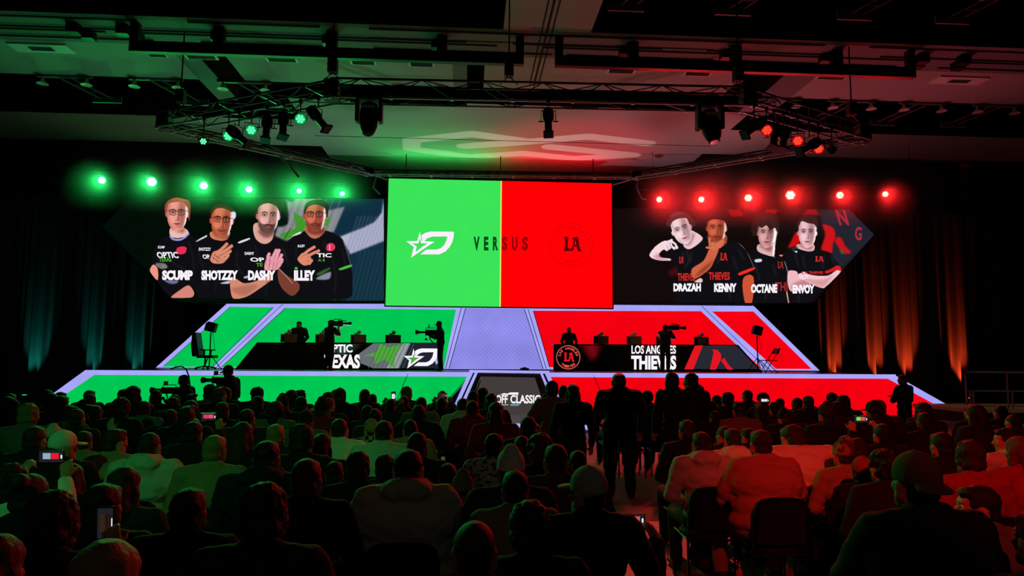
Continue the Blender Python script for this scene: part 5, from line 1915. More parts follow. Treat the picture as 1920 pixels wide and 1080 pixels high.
def figure(J, girth=1.0, voxel=.011, long_sleeve=True, hood=False, fat=0.0, hands=None, hem=.0, collar=True):
    """meshes of one person from joint places J: body, top, trousers, shoes"""
    g = girth
    v = {k: Vector(a) for k, a in J.items() if k not in ('rot', 'tilt')}
    M = Euler((R(J.get('tilt', 0)), 0, R(J.get('rot', 0))), 'XYZ').to_matrix()
    mid = (v['pel'] + v['che']) / 2
    fw = .105 * g + fat
    body = [ell(v['pel'], (.165 * g, .12, .13)), ell(mid, (.145 * g + fat, .11 + fat, .17)), ell(v['che'], (.172 * g + fat * .6, .115 + fat * .6, .17)),
            cap(v['shl'] + V3(.03, 0, 0), v['shr'] - V3(.03, 0, 0), .062), cap(v['nek'] - V3(0, 0, .03), v['hed'] - V3(0, .005, .05), .062, .054),
            cap(v['nek'] - V3(-.02, .01, .0), v['shr'] - V3(.05, 0, -.02), .045, .05), cap(v['nek'] - V3(.02, .01, .0), v['shl'] - V3(-.05, 0, -.02), .045, .05)]
    body += head_prims(v['hed'], M)
    for s in ('l', 'r'):
        body += [cap(v['sh' + s], v['el' + s], .052, .042), cap(v['el' + s], v['wr' + s], .042, .028),
                 cap(v['hi' + s], v['kn' + s], .082 * g, .058), cap(v['kn' + s], v['an' + s], .056, .038), cap(v['an' + s], v['to' + s], .04, .03)]
        d = (v['wr' + s] - v['el' + s])
        hd = (hands or {}).get(s)
        if hd:
            body += hand_prims(v['wr' + s], hd[0], hd[1], 1 if s == 'r' else -1, hd[2] if len(hd) > 2 else .5)
        else:
            body += hand_prims(v['wr' + s], d + V3(0, .1, -.05), V3(0, .3, 1), -1 if s == 'r' else 1, .45)
    out = {'body': grow('person', body, voxel)}
    t = .02 * (1.6 if hood else 1.0)
    top = [ell(v['pel'] + V3(0, 0, .06), (.17 * g + fat + t, .125 + fat + t, .12 - hem)), ell(mid, (.15 * g + fat + t, .115 + fat + t, .17)),
           ell(v['che'], (.18 * g + fat * .7 + t, .12 + fat * .7 + t, .175)), cap(v['shl'] + V3(.03, 0, 0), v['shr'] - V3(.03, 0, 0), .066 + t * .7),
           cap(v['nek'] - V3(-.02, .01, .01), v['shr'] - V3(.05, 0, -.02), .05, .056 + t * .5), cap(v['nek'] - V3(.02, .01, .01), v['shl'] - V3(-.05, 0, -.02), .05, .056 + t * .5)]
    for s in ('l', 'r'):
        if long_sleeve:
            top += [cap(v['sh' + s], v['el' + s], .062 + t, .052 + t * .6), cap(v['el' + s], v['el' + s].lerp(v['wr' + s], .93), .052 + t * .6, .036 + t * .5)]
        else:
            top += [cap(v['sh' + s], v['sh' + s].lerp(v['el' + s], .72), .064 + t, .06 + t)]
    if hood:
        top += [ell(v['nek'] + V3(0, -.085, .01), (.14, .08, .07), Matrix.Rotation(.5, 3, 'X')), cap(v['nek'] + V3(-.09, .0, .03), v['nek'] + V3(-.05, -.085, .035), .04, .045),
                cap(v['nek'] + V3(.09, .0, .03), v['nek'] + V3(.05, -.085, .035), .04, .045), ell(v['nek'] + V3(0, -.1, -.05), (.1, .045, .08))]
    elif collar:
        top += [cap(v['nek'] + V3(-.05, -.02, .01), v['nek'] + V3(.05, -.02, .01), .05)]
    out['top'] = folds(grow('top', top, voxel * 1.15, 5), .011 if hood else .008)
    tr = [ell(v['pel'], (.178 * g + fat * .6, .135 + fat * .6, .125))]
    for s in ('l', 'r'):
        tr += [cap(v['hi' + s], v['kn' + s], .098 * g, .074), cap(v['kn' + s], v['an' + s] + V3(0, 0, .03), .074, .062)]
    out['trousers'] = folds(grow('trousers', tr, voxel * 1.2, 5), .006)
    out['shoes'] = []
    for s in ('l', 'r'):
        sh = [cap(v['an' + s] + V3(0, -.02, -.045), v['to' + s], .044, .037), ell(v['an' + s] + V3(0, -.02, -.01), (.048, .055, .05))]
        out['shoes'].append(grow('shoe', sh, voxel * 1.1, 4))
    eyes = MB()
    for s in (-1, 1):
        eyes.cur = 0
        eyes.ball(v['hed'] + M @ Vector((s * .033, .074, .006)), .0125, None, 8, 6)
        eyes.cur = 1
        eyes.ball(v['hed'] + M @ Vector((s * .033, .083, .006)), .006, None, 6, 4)
    b = out['body']
    bm = bmesh.new()
    bm.from_mesh(b)
    nf = len(bm.faces)
    bm.from_mesh(eyes.mesh('eyes', EYE_W))
    bm.faces.ensure_lookup_table()
    for i, f in enumerate(bm.faces[nf:]):
        f.material_index = 1 if eyes.mi[i] == 0 else 2
    bm.to_mesh(b)
    bm.free()
    for x in (SKIN, EYE_W, EYE_D):
        b.materials.append(x)
    out['head'] = (v['hed'], M)
    out['grip'] = v
    return out


# hair and headwear round a head centre, face to +y
def noisy(me, amp, sc, seed=0):
    from mathutils import noise
    for vt in me.vertices:
        n = noise.noise_vector(vt.co * sc + Vector((seed, seed * 2, 0)))
        vt.co += n * amp
    return me


def make_hair():
    H = {}
    base = [ell((0, -.018, .034), (.083, .098, .088)), ell((0, -.062, -.03), (.068, .046, .055))]
    H['short'] = noisy(grow('hair', base + [ell((0, .03, .075), (.066, .055, .035))], .008, 3), .005, 40)
    H['buzz'] = grow('hair', [ell((0, -.018, .03), (.0795, .0965, .0865)), ell((0, -.055, -.028), (.066, .046, .05))], .008, 3)
    H['swept'] = noisy(grow('hair', base + [ell((0, .03, .09), (.07, .06, .042)), ell((.03, .05, .1), (.05, .04, .03))], .008, 3), .007, 35, 3)
    H['full'] = noisy(grow('hair', base + [ell((0, -.02, .06), (.092, .1, .09)), ell((0, -.05, -.02), (.085, .065, .07)), ell((-.07, .0, .0), (.025, .045, .06)), ell((.07, .0, .0), (.025, .045, .06))], .009, 3), .011, 45, 5)
    r = random.Random(5)
    cl = list(base)
    for _ in range(70):
        a, b = r.uniform(0, 6.28), r.uniform(-.5, 1.5)
        p = Vector((math.cos(a) * math.cos(b) * .088, math.sin(a) * math.cos(b) * .1 - .02, .03 + math.sin(b) * .098))
        if p.y > .05 and p.z < .06:
            continue
        cl.append(ell(p, (r.uniform(.018, .026),) * 3))
    H['curly'] = grow('hair', cl, .008, 2)
    lo = base + [ell((0, -.02, .05), (.09, .103, .09)), cap((0, -.07, .0), (0, -.1, -.2), .078, .07), cap((-.07, -.03, .0), (-.085, -.05, -.2), .034, .03), cap((.07, -.03, .0), (.085, -.05, -.2), .034, .03),
                 cap((-.04, -.09, -.1), (-.05, -.11, -.27), .05, .035), cap((.04, -.09, -.1), (.045, -.11, -.26), .05, .035)]
    H['long'] = noisy(grow('hair', lo, .009, 4), .006, 30, 2)
    H['bob'] = noisy(grow('hair', base + [ell((0, -.02, .05), (.092, .104, .09)), cap((-.07, -.03, .02), (-.082, -.03, -.1), .036, .032), cap((.07, -.03, .02), (.082, -.03, -.1), .036, .032), cap((0, -.07, 0), (0, -.085, -.1), .07, .06)], .009, 4), .006, 36, 8)
    H['bun'] = noisy(grow('hair', base + [ell((0, -.105, .085), (.046, .046, .046)), cap((0, -.08, .05), (0, -.1, .08), .035)], .008, 3), .004, 40)
    H['tail'] = noisy(grow('hair', base + [cap((0, -.1, .06), (0, -.15, .03), .03, .034), cap((0, -.15, .03), (0, -.15, -.16), .034, .016)], .008, 3), .004, 40)
    H['beanie'] = grow('hat', [ell((0, -.014, .05), (.088, .104, .092)), ell((0, -.012, .02), (.092, .106, .032)), ell((0, -.03, .12), (.05, .055, .05))], .009, 4)
    H['slouch'] = grow('hat', [ell((0, -.014, .05), (.09, .105, .09)), ell((0, -.012, .02), (.093, .107, .034)), ell((0, -.05, .12), (.06, .07, .06)), ell((0, -.075, .14), (.045, .05, .045))], .009, 4)
    dome = [ell((0, -.014, .04), (.087, .103, .094)), ell((0, -.013, .02), (.089, .105, .03)), ell((0, -.012, .134), (.01, .01, .008))]
    H['cap'] = grow('hat', dome, .008, 3)

    def brim(flip=1, lift=0):
        P = []
        for k in range(9):
            a = -.95 + 1.9 * k / 8
            P.append(cap((math.sin(a) * .05, flip * .06, .025), (math.sin(a) * .085, flip * (.06 + math.cos(a) * .115), .012 + lift), .012, .008))
        return grow('brim', P, .007, 3)
    H['brim'] = brim(1)
    H['brim_back'] = brim(-1, -.022)
    return H


HAIR = make_hair()


def seated(lean=0, dx=0, tilt=0, rot=0, arms='lap', wide=0, hunch=0):
    s = math.sin(R(lean))
    J = dict(pel=(0, 0, .56), che=(dx, s * .36 - .02, .9), nek=(dx * 1.1, s * .5 - .01 + hunch * .3, 1.09 - hunch), hed=(dx * 1.2, s * .6 + .03 + hunch * .8, 1.205 - hunch), rot=rot, tilt=tilt,
             shl=(-.195 + dx, s * .48 - .01, 1.03), shr=(.195 + dx, s * .48 - .01, 1.03), hil=(-.1, .04, .54), hir=(.1, .04, .54),
             knl=(-.15 - wide, .43, .53), knr=(.15 + wide, .43, .53), anl=(-.15 - wide, .40, .09), anr=(.15 + wide, .40, .09), tol=(-.16 - wide, .56, .045), tor=(.16 + wide, .56, .045))
    if arms == 'lap':
        J.update(ell=(-.29 + dx, s * .3 + .03, .76), elr=(.29 + dx, s * .3 + .03, .76), wrl=(-.12, .24 + s * .2, .66), wrr=(.12, .24 + s * .2, .66))
    elif arms == 'knees':
        J.update(ell=(-.32 + dx, s * .35 + .08, .75), elr=(.32 + dx, s * .35 + .08, .75), wrl=(-.16 - wide, .36, .66), wrr=(.16 + wide, .36, .66))
    elif arms == 'fold':
        J.update(ell=(-.25 + dx, .08, .8), elr=(.25 + dx, .08, .8), wrl=(.08, .2, .82), wrr=(-.08, .22, .86))
    elif arms == 'phone':
        J.update(ell=(-.25 + dx, .2, .95), elr=(.25 + dx, .2, .95), wrl=(-.13 + dx, .34, 1.2), wrr=(.13 + dx, .34, 1.2))
    elif arms == 'phone_right':
        J.update(ell=(-.26 + dx, .04, .75), elr=(.3 + dx, .14, .88), wrl=(-.12, .24, .66), wrr=(.1 + dx, .3, 1.02))
    elif arms == 'up_right':
        J.update(ell=(-.26 + dx, .04, .75), elr=(.36 + dx, .06, 1.08), wrl=(-.12, .24, .66), wrr=(.24 + dx, .1, 1.3))
    elif arms == 'chin':
        J.update(ell=(-.25 + dx, .3, .72), elr=(.27 + dx, s * .3 + .04, .75), wrl=(-.09 + dx, .2, 1.0), wrr=(.12, .24, .66))
    return J


def stand(arms='down', turn=0, tilt=0, hunch=0.0):
    J = dict(pel=(0, 0, .96), che=(0, -.01 + hunch * .5, 1.3), nek=(0, -.01 + hunch, 1.5 - hunch * .2), hed=(0, .025 + hunch * 1.3, 1.625 - hunch * .4), rot=turn, tilt=tilt,
             shl=(-.19, -.01 + hunch, 1.43 - hunch * .2), shr=(.19, -.01 + hunch, 1.43 - hunch * .2), hil=(-.095, 0, .92), hir=(.095, 0, .92), knl=(-.11, .02, .5), knr=(.11, .02, .5),
             anl=(-.12, -.02, .09), anr=(.12, -.02, .09), tol=(-.14, .14, .045), tor=(.14, .14, .045))
    if arms == 'down':
        J.update(ell=(-.27, -.01, 1.14), elr=(.27, -.01, 1.14), wrl=(-.27, .08, .9), wrr=(.27, .08, .9))
    elif arms == 'fold':
        J.update(ell=(-.29, .06, 1.16), elr=(.29, .06, 1.16), wrl=(.04, .2, 1.2), wrr=(-.04, .21, 1.25))
    elif arms == 'hip':
        J.update(ell=(-.34, .0, 1.18), elr=(.28, -.01, 1.14), wrl=(-.2, .12, 1.1), wrr=(.27, .08, .9))
    elif arms == 'camera':          # a camera held up before the face, looking along +y
        J.update(ell=(-.27, .18, 1.24), elr=(.27, .16, 1.2), wrl=(-.08, .36, 1.5), wrr=(.10, .22, 1.52))
    elif arms == 'rig':             # a camera cradled at chest height
        J.update(ell=(-.28, .12, 1.14), elr=(.28, .06, 1.14), wrl=(-.1, .38, 1.2), wrr=(.16, .26, 1.22))
    elif arms == 'desk':
        J.update(ell=(-.3, .04, 1.16), elr=(.3, .04, 1.16), wrl=(-.22, .2, .95), wrr=(.22, .2, .95))
    return J


UPH = {'l': (V3(.1, .1, 1), V3(-.5, -1, 0), .9), 'r': (V3(-.1, .1, 1), V3(.5, -1, 0), .9)}
BODY = {}


def variant(key):
    """builds each pose and garment once"""
    if key in BODY:
        return BODY[key]
    K = {
        'sit_tee': lambda: figure(seated(), long_sleeve=False),
        'sit_long': lambda: figure(seated(lean=4, tilt=-4)),
        'sit_hood': lambda: figure(seated(lean=3, arms='lap'), hood=True),
        'sit_left': lambda: figure(seated(dx=-.03, rot=24, arms='knees')),
        'sit_right': lambda: figure(seated(dx=.03, rot=-28, arms='fold')),
        'sit_lean': lambda: figure(seated(lean=13, tilt=4, arms='knees', wide=.06), long_sleeve=False),
        'sit_big': lambda: figure(seated(lean=6, arms='knees', wide=.08), girth=1.28, fat=.07, long_sleeve=False),
        'sit_big_hood': lambda: figure(seated(lean=2, arms='knees', wide=.06), girth=1.2, fat=.05, hood=True),
        'sit_phone': lambda: figure(seated(arms='phone'), voxel=.009, hands=UPH),
        'sit_phone_right': lambda: figure(seated(arms='phone_right'), voxel=.009, hands={'r': UPH['r']}),
        'sit_up': lambda: figure(seated(arms='up_right', rot=10), voxel=.009, hands={'r': (V3(-.2, .1, 1), V3(0, -1, 0), .3)}),
        'sit_chin': lambda: figure(seated(lean=10, arms='chin', rot=14), hands={'l': (V3(.1, .0, 1), V3(-.5, -.5, 0), .9)}),
        'sit_bow': lambda: figure(seated(lean=8, tilt=-22, hunch=.06, arms='knees'), long_sleeve=False),
        'sit_turn': lambda: figure(seated(rot=70, arms='fold')),
        'stand': lambda: figure(stand()),
        'stand_hip': lambda: figure(stand('hip'), long_sleeve=False),
        'stand_fold': lambda: figure(stand('fold', 15)),
        'stand_left': lambda: figure(stand('fold', 62)),
        'stand_right': lambda: figure(stand('down', -62)),
        'stand_desk': lambda: figure(stand('desk', 0, -6, .02), girth=1.08),
        'stand_camera': lambda: figure(stand('camera', 0, 0, .03), long_sleeve=False, hands={'l': (V3(.3, .5, .7), V3(-.6, 0, -.6), .9), 'r': (V3(-.1, .8, .6), V3(.8, -.2, .2), .9)}),
        'stand_rig': lambda: figure(stand('rig', 0, -12, .04), hands={'l': (V3(.3, .8, .2), V3(-.6, 0, -.6), .9), 'r': (V3(-.4, .8, .2), V3(.8, -.2, .2), .9)}),
    }
    BODY[key] = K[key]()
    return BODY[key]


def give(me, name, m, parent, loc=None, M=None):
    if not me.materials:
        me.materials.append(m)
    o = link(name, me, parent)
    o.material_slots[0].link = 'OBJECT'
    o.material_slots[0].material = m
    if loc is not None:
        o.matrix_local = Matrix.Translation(loc) @ M.to_4x4()
    return o


TOPN = {'hood': 'hoodie', 'big_hood': 'hoodie', 'tee': 'shirt', 'big': 'shirt', 'lean': 'shirt', 'bow': 'shirt', 'hip': 'shirt', 'camera': 'shirt'}
SEAT_TOPS = []


def person(x, y, label, pose='sit_long', hair='short', hc='black', top='black', legs='black', rz=0.0, s=1.0, z=0.0, skin=None, group=None, hatc=None, sx=1.0, shoes=None):
    F = variant(pose)
    o = link('person', F['body'])
    o.location = (x, y, z)
    o.rotation_euler = (0, 0, rz)
    o.scale = (s * sx, s * sx, s)
    if skin is not None:
        o.material_slots[0].link = 'OBJECT'
        o.material_slots[0].material = skin
    tag(o, label, 'person', group)
    give(F['top'], TOPN.get(pose.split('_', 1)[-1], 'jacket'), CLOTH[top], o)
    give(F['trousers'], 'trousers', CLOTH[legs], o)
    for q in F['shoes']:
        give(q, 'shoe', shoes or RUBBER, o)
    h, M = F['head']
    if hair in ('cap', 'cap_back'):
        give(HAIR['buzz'], 'hair', HAIRS[hc], o, h, M)
        c = give(HAIR['cap'], 'baseball_cap', CLOTH[hatc or 'black'], o, h, M)
        give(HAIR['brim' if hair == 'cap' else 'brim_back'], 'brim', CLOTH[hatc or 'black'], c)
    elif hair in ('beanie', 'slouch'):
        give(HAIR['buzz'], 'hair', HAIRS[hc], o, h, M)
        give(HAIR[hair], 'beanie', CLOTH[hatc or 'black'], o, h, M)
    elif hair != 'bald':
        give(HAIR[hair], 'hair', HAIRS[hc], o, h, M)
    return o


# ---- stacking chairs ---------------------------------------------------------------------------------
CH_F = mat('chair_frame_black', (22, 22, 24), .4, .4)
CH_S = mat('chair_pad_black', (17, 17, 19), .7)


def chair_parts():
    q = []
    bm = []
    for i in range(9):
        a = -1 + 2 * i / 8
        bm.append((a * .225, -.245 + .03 * a * a, .60))
    rows = []
    prof = [(-1, .52), (-1.0, .62), (-.98, .74), (-.9, .81), (-.72, .845), (-.4, .86), (0, .865), (.4, .86), (.72, .845), (.9, .81), (.98, .74), (1, .62), (1, .52), (.9, .5), (0, .49), (-.9, .5)]
    m = MB()
    front, back = [], []
    for a, z in prof:
        y = -.25 + .03 * a * a - (z - .5) * .16
        front.append(Vector((a * .225, y + .035, z)))
        back.append(Vector((a * .225, y, z)))
    n = len(prof)
    tris = tessellate_polygon([[Vector((a, z, 0)) for a, z in prof]])
    fs = [tuple(t) for t in tris] + [tuple(i + n for i in reversed(t)) for t in tris] + [(i, (i + 1) % n, (i + 1) % n + n, i + n) for i in range(n)]
    m.add(front + back, fs)
    q.append(('backrest', m, CH_S))
    m = MB()
    m.lathe([(.2, 0), (.225, .015), (.225, .04), (.19, .06)], (0, 0, .405), (0, 0, 1), 20)
    m.v = [(p[0], p[1] * .98, p[2]) for p in m.v]
    q.append(('seat', m, CH_S))
    for sx in (-1, 1):
        q.append(('leg', MB().tube([(sx * .215, -.2, .0), (sx * .215, -.19, .42), (sx * .21, -.245, .56), (sx * .2, -.29, .78)], .012, 6), CH_F))
        q.append(('leg', MB().tube([(sx * .215, .2, .0), (sx * .215, .17, .42), (sx * .215, -.18, .41)], .012, 6), CH_F))
    q.append(('stretcher', MB().tube([(-.215, .17, .4), (.215, .17, .4)], .01, 6).tube([(-.215, -.19, .4), (.215, -.19, .4)], .01, 6), CH_F))
    return q


_CP = [(n, m.mesh(n, mm, n in ('backrest', 'leg')), mm) for n, m, mm in chair_parts()]
_all = MB()
for n, m, mm in chair_parts():
    _all.cur = 0 if mm is CH_S else 1
    _all.add(m.v, m.f)
_CHAIR1 = _all.mesh('stacking_chair', [CH_S, CH_F], True)


def chair(x, y, label, group=None, rz=0.0, near=False):
    if near:
        t = thing('stacking_chair', label, 'chair', (x, y, 0), rz, group)
        for n, me, mm in _CP:
            link(n, me, t)
        return t
    o = link('stacking_chair', _CHAIR1)
    o.location = (x, y, 0)
    o.rotation_euler = (0, 0, rz)
    return tag(o, label, 'chair', group)


PH_BODY = mat('phone_body', (16, 16, 18), .3)


def phone(loc, label, rz=0.0, pic=((70, 210, 90), (230, 30, 30)), wide=True, tilt=0.1):
    """slab phone, screen to the person who holds it (towards -y)"""
    t = thing('smartphone', label, 'phone', loc, rz)
    a, b = (.155, .075) if wide else (.075, .155)
    rot = Matrix.Rotation(tilt, 3, 'X')
    MB().box((0, 0, 0), (a, .009, b), rot).build('body', PH_BODY, t)
    MB().box(rot @ Vector((0, -.005, 0)), (a * .93, .001, b * .9), rot).build('screen', glow('phone_screen_dark', (30, 30, 36), 1, False), t)
    MB().box(rot @ Vector((-a * .17, -.0062, .004)), (a * .3, .0005, b * .5), rot).build('screen_picture', glow('phone_%d_%d' % pic[0][:2], pic[0], 1.0, False), t)
    MB().box(rot @ Vector((a * .15, -.0062, .004)), (a * .3, .0005, b * .5), rot).build('screen_picture', glow('phone_%d_%d' % pic[1][:2], pic[1], 1.0, False), t)
    MB().box(rot @ Vector((a * .4, -.0062, 0)), (a * .06, .0005, b * .3), rot).build('screen_button', glow('phone_white', (240, 240, 235), 1, False), t)
    return t
# ================================================================== people and cameras on and before the stage
def put(px, py, label, pose='sit_long', y=None, z=0.0, dx=0.0, **kw):
    """a person whose head top is seen at px, py; the distance follows from the body height unless y is given"""
    F = variant(pose)
    h = F['head'][0]
    s = kw.pop('s', 1.0)
    extra = .03 if kw.get('hair') in ('beanie', 'slouch', 'cap', 'cap_back', 'full', 'curly') else .015
    full = h.z + .115 + extra
    k = W(px, py, 1.0).z - CAM_Z
    if y is None:
        y = (z + full * s - CAM_Z) / k
    else:
        s = (CAM_Z + k * y - z) / full
    rz = kw.get('rz', 0.0)
    hx, hy = h.x * math.cos(rz) - h.y * math.sin(rz), h.x * math.sin(rz) + h.y * math.cos(rz)
    x = W(px, py, y).x
    o = person(x - hx * s, y - hy * s, label, pose, s=s, z=z, **kw)
    o['_s'] = s
    return o


def shoulder_camera(loc, rz, label, sc=1.0):
    """camera carried at the head, lens along +y"""
    t = thing('video_camera', label, 'camera', loc, rz)
    t.scale = (sc, sc, sc)
    MB().box((0, 0, 0), (.13, .36, .17)).box((0, -.22, .0), (.11, .1, .13)).build('body', fixture_black, t)
    MB().lathe([(.045, 0), (.055, .1), (.055, .2), (.07, .24), (.07, .3)], (0, .17, 0), (0, 1, 0), 14).build('lens', fixture_black, t, True)
    MB().tube([(0, -.14, .09), (0, -.12, .15), (0, .12, .15), (0, .14, .09)], .016, 6).build('top_handle', fixture_black, t)
    MB().tube([(-.09, .0, .1), (-.09, .3, .1)], .02, 8).build('microphone', fixture_black, t)
    MB().box((-.12, .06, .03), (.08, .16, .07)).build('viewfinder', fixture_black, t)
    return t


def rig_camera(loc, rz, label, sc=1.0):
    t = thing('video_camera', label, 'camera', loc, rz)
    t.scale = (sc, sc, sc)
    MB().box((0, 0, 0), (.14, .46, .2)).box((0, -.3, -.02), (.12, .16, .16)).build('body', fixture_black, t)
    MB().lathe([(.05, 0), (.06, .12), (.06, .24), (.085, .27), (.1, .36)], (0, .22, 0), (0, 1, 0), 14).build('lens', fixture_black, t, True)
    MB().tube([(0, -.2, .1), (0, -.18, .17), (0, .2, .17), (0, .22, .1)], .014, 6).build('top_handle', fixture_black, t)
    MB().box((-.05, .1, .22), (.2, .03, .13)).build('monitor', fixture_black, t)
    MB().tube([(0, .1, -.1), (.02, .05, -.25), (.06, -.1, -.42)], .022, 6).ball((.0, .2, -.24), .05).build('support_arm', fixture_black, t)
    MB().tube([(.05, -.2, .1), (.07, -.22, .34)], .007, 5).build('antenna', fixture_black, t)
    return t


# on the deck
put(561, 602, 'bearded person in dark sweater standing behind the black desk, green backdrop', 'stand_desk', y=26.2, z=DZ, rz=R(170), hair='short', top='charcoal', sx=1.12)
MB_x = put(622, 600, 'person in black with camera on shoulder before the green half desk', 'stand_camera', y=24.1, z=DZ, rz=R(-48), hair='full', top='black', sx=1.2)
p_ = W(634, 606, 24.1)
shoulder_camera((p_.x, 24.0, p_.z - .02), R(-80), 'black shoulder camera held by the person before the green half desk', 1.0)
put(823, 601, 'person in black standing at the inner end of the green half desk with camera rig', 'stand_rig', y=24.5, z=DZ, rz=R(80), hair='cap', top='black')
p_ = W(810, 624, 24.5)
rig_camera((p_.x, 24.45, p_.z), R(88), 'large black camera rig held at the inner end of the green half desk')
put(1067, 613, 'dark person standing behind the round crest end of the red half desk', 'stand_desk', y=26.2, z=DZ, rz=R(180), hair='buzz', top='black')
put(1248, 608, 'person in black with camera on shoulder before the red half desk', 'stand_camera', y=24.1, z=DZ, rz=R(-50), hair='short', top='black', legs='black', sx=1.1)
p_ = W(1262, 615, 24.1)
shoulder_camera((p_.x, 24.0, p_.z), R(-82), 'black shoulder camera held by the person before the red half desk', .95)
# on the floor between the audience and the stage
put(345, 703, 'crouching camera operator on the floor before the green stage front', 'stand_rig', y=13.6, rz=R(75), hair='full', top='black', sx=1.1)
p_ = W(318, 732, 13.6)
rig_camera((p_.x, 13.6, p_.z), R(84), 'low black camera rig before the green stage front', .62)
q_ = [W(a, b, 14.1) for a, b in ((320, 692), (330, 688), (341, 687), (349, 692), (354, 705), (358, 735), (360, 770))]
q_.append(Vector((q_[-1].x, 14.1, 0)))
t = wthing('boom_pole', 'thin curved black boom pole arching over the crouching camera operator', 'pole', (q_[0].x, 14.1, 0))
MB().tube(q_, .014, 6).build('pole', fixture_black, t)
MB().lathe([(.2, 0), (.2, .02), (.03, .04)], (q_[-1].x, 14.1, 0), (0, 0, 1), 14).build('foot_plate', fixture_black, t)
put(428, 683, 'tall camera operator standing before the green stage front in a cap', 'stand_rig', y=13.5, rz=R(70), hair='cap', top='black')
p_ = W(412, 713, 13.5)
rig_camera((p_.x, 13.5, p_.z), R(78), 'black camera rig raised before the green stage front by the tall operator', .62)
put(1691, 702, 'dark person standing side on before the red stage ramp', 'stand_left', y=14.0, rz=R(20), hair='short', top='black')
# ================================================================== the audience
rnd = random.Random(11)
SEATED = []


def aud(px, py, label, pose='sit_long', hair='short', hc='black', top='black', legs='black', y=None, chair_too=True, **kw):
    o = put(px, py, label, pose, y=y, hair=hair, hc=hc, top=top, legs=legs, **kw)
    if pose.startswith('sit'):
        SEATED.append((o.location.x, o.location.y, kw.get('rz', 0.0), label, o))
    else:
        SEATED.append((o.location.x, o.location.y, None, label, o))
    return o


BODY['sit_cap'] = figure({**seated(rot=38), 'ell': (-.22, .18, .76), 'elr': (.36, .08, .74), 'wrl': (.18, .28, .9), 'wrr': (.42, .26, .9)}, voxel=.009,
                         hands={'l': (V3(.3, .3, .7), V3(-.6, -.6, 0), .8), 'r': (V3(-.3, .3, .7), V3(.6, -.6, 0), .8)})
# nearest rows
aud(202, 1016, 'long blond haired person at the bottom edge, reddish light on the hair', 'sit_long', 'long', 'blond', 'tan')
aud(2, 1003, 'auburn haired person cut off by the lower corner of the photo', 'sit_long', 'long', 'auburn', 'brown')
o3 = aud(105, 919, 'bushy haired person in black raising a phone beside the head', 'sit_phone_right', 'full', 'black', 'black')
aud(195, 902, 'short brown haired person in black before the long haired one', 'sit_long', 'short', 'brown', 'black', sx=1.05)
aud(237, 876, 'long dark haired person in charcoal jacket behind the phone raiser', 'sit_long', 'long', 'brown', 'charcoal')
aud(357, 910, 'short haired person in black sitting alone before the pale hoodie', 'sit_tee', 'short', 'black', 'black')
aud(60, 884, 'person in black with a hair bun near the edge', 'sit_long', 'bun', 'brown', 'black')
aud(134, 870, 'long black haired person with a glinting earring beside the bun', 'sit_left', 'long', 'black', 'black', y=5.0)
o13 = aud(26, 868, 'person in white sleeves holding a phone high with both hands', 'sit_phone', 'full', 'black', 'white')
aud(122, 803, 'person in black wearing a brightly green lit baseball cap', 'sit_right', 'cap', 'black', 'black', hatc='white')
aud(283, 807, 'shaved headed person in a green lit pale hoodie', 'sit_hood', 'buzz', 'brown', 'pale', 'charcoal')
aud(404, 813, 'fair haired person with a red lit cheek in a tan jacket', 'sit_long', 'short', 'blond', 'tan')
aud(219, 801, 'short haired person in tan jacket behind the raised arm', 'sit_right', 'short', 'brown', 'tan')
o11 = aud(364, 788, 'short haired person in black filming with a glowing phone', 'sit_phone', 'short', 'black', 'black')
aud(456, 792, 'long brown haired person in black behind the fair haired one', 'sit_long', 'long', 'brown', 'black')
aud(158, 806, 'person in tan sleeve stretching one arm up by the green cap', 'sit_up', 'short', 'brown', 'tan', y=6.9)
aud(68, 797, 'short haired person in black beside the pale beanie', 'sit_long', 'short', 'brown', 'black')
aud(102, 797, 'person in a pale beanie just behind the green lit cap', 'sit_long', 'beanie', 'black', 'charcoal', hatc='pale', y=7.4)
# middle
aud(766, 839, 'broad person in a pale fleece hoodie, biggest back in the middle', 'sit_big_hood', 'short', 'black', 'fleece', 'black', sx=1.12)
aud(672, 847, 'bushy black haired person in black beside the fleece hoodie', 'sit_long', 'full', 'black', 'black', y=5.35)
aud(722, 852, 'black haired person partly hidden by the shoulder of the fleece hoodie', 'sit_tee', 'full', 'black', 'black', y=5.8)
aud(637, 782, 'close cropped person in the first of two green lit white shirts', 'sit_tee', 'buzz', 'brown', 'white', 'denim', sx=1.08)
aud(720, 786, 'short haired person in the second of two green lit white shirts', 'sit_lean', 'short', 'brown', 'white', 'denim', sx=1.08)
aud(696, 783, 'person in plaid shirt with a backward cap between the white shirts', 'sit_left', 'cap_back', 'black', 'plaid', hatc='tan', y=7.9)
aud(770, 784, 'shaved headed person in tan top behind the white shirts', 'sit_tee', 'buzz', 'black', 'tan', y=7.6)
aud(783, 808, 'dark haired person in black behind the fleece hoodie', 'sit_long', 'short', 'black', 'black')
aud(568, 795, 'bushy haired person in black, cheek lit orange', 'sit_right', 'full', 'brown', 'black')
aud(518, 793, 'fair haired person in charcoal jacket with a red lit ear', 'sit_tee', 'short', 'blond', 'charcoal')
aud(501, 823, 'short haired person in dark hoodie with a broad green lit collar', 'sit_hood', 'short', 'black', 'navy', sx=1.08)
aud(576, 856, 'auburn haired person in black before the numbered jersey', 'sit_long', 'short', 'auburn', 'black')
aud(604, 814, 'long black haired person in black beside the white shirts', 'sit_long', 'long', 'black', 'black', y=6.3)
oj = aud(628, 862, 'person in a black jersey with a pale number on the back', 'sit_tee', 'short', 'black', 'black', y=5.6, dx=0)
aud(790, 743, 'broad shouldered person in grey shirt well behind the white shirts', 'sit_big', 'short', 'black', 'grey')
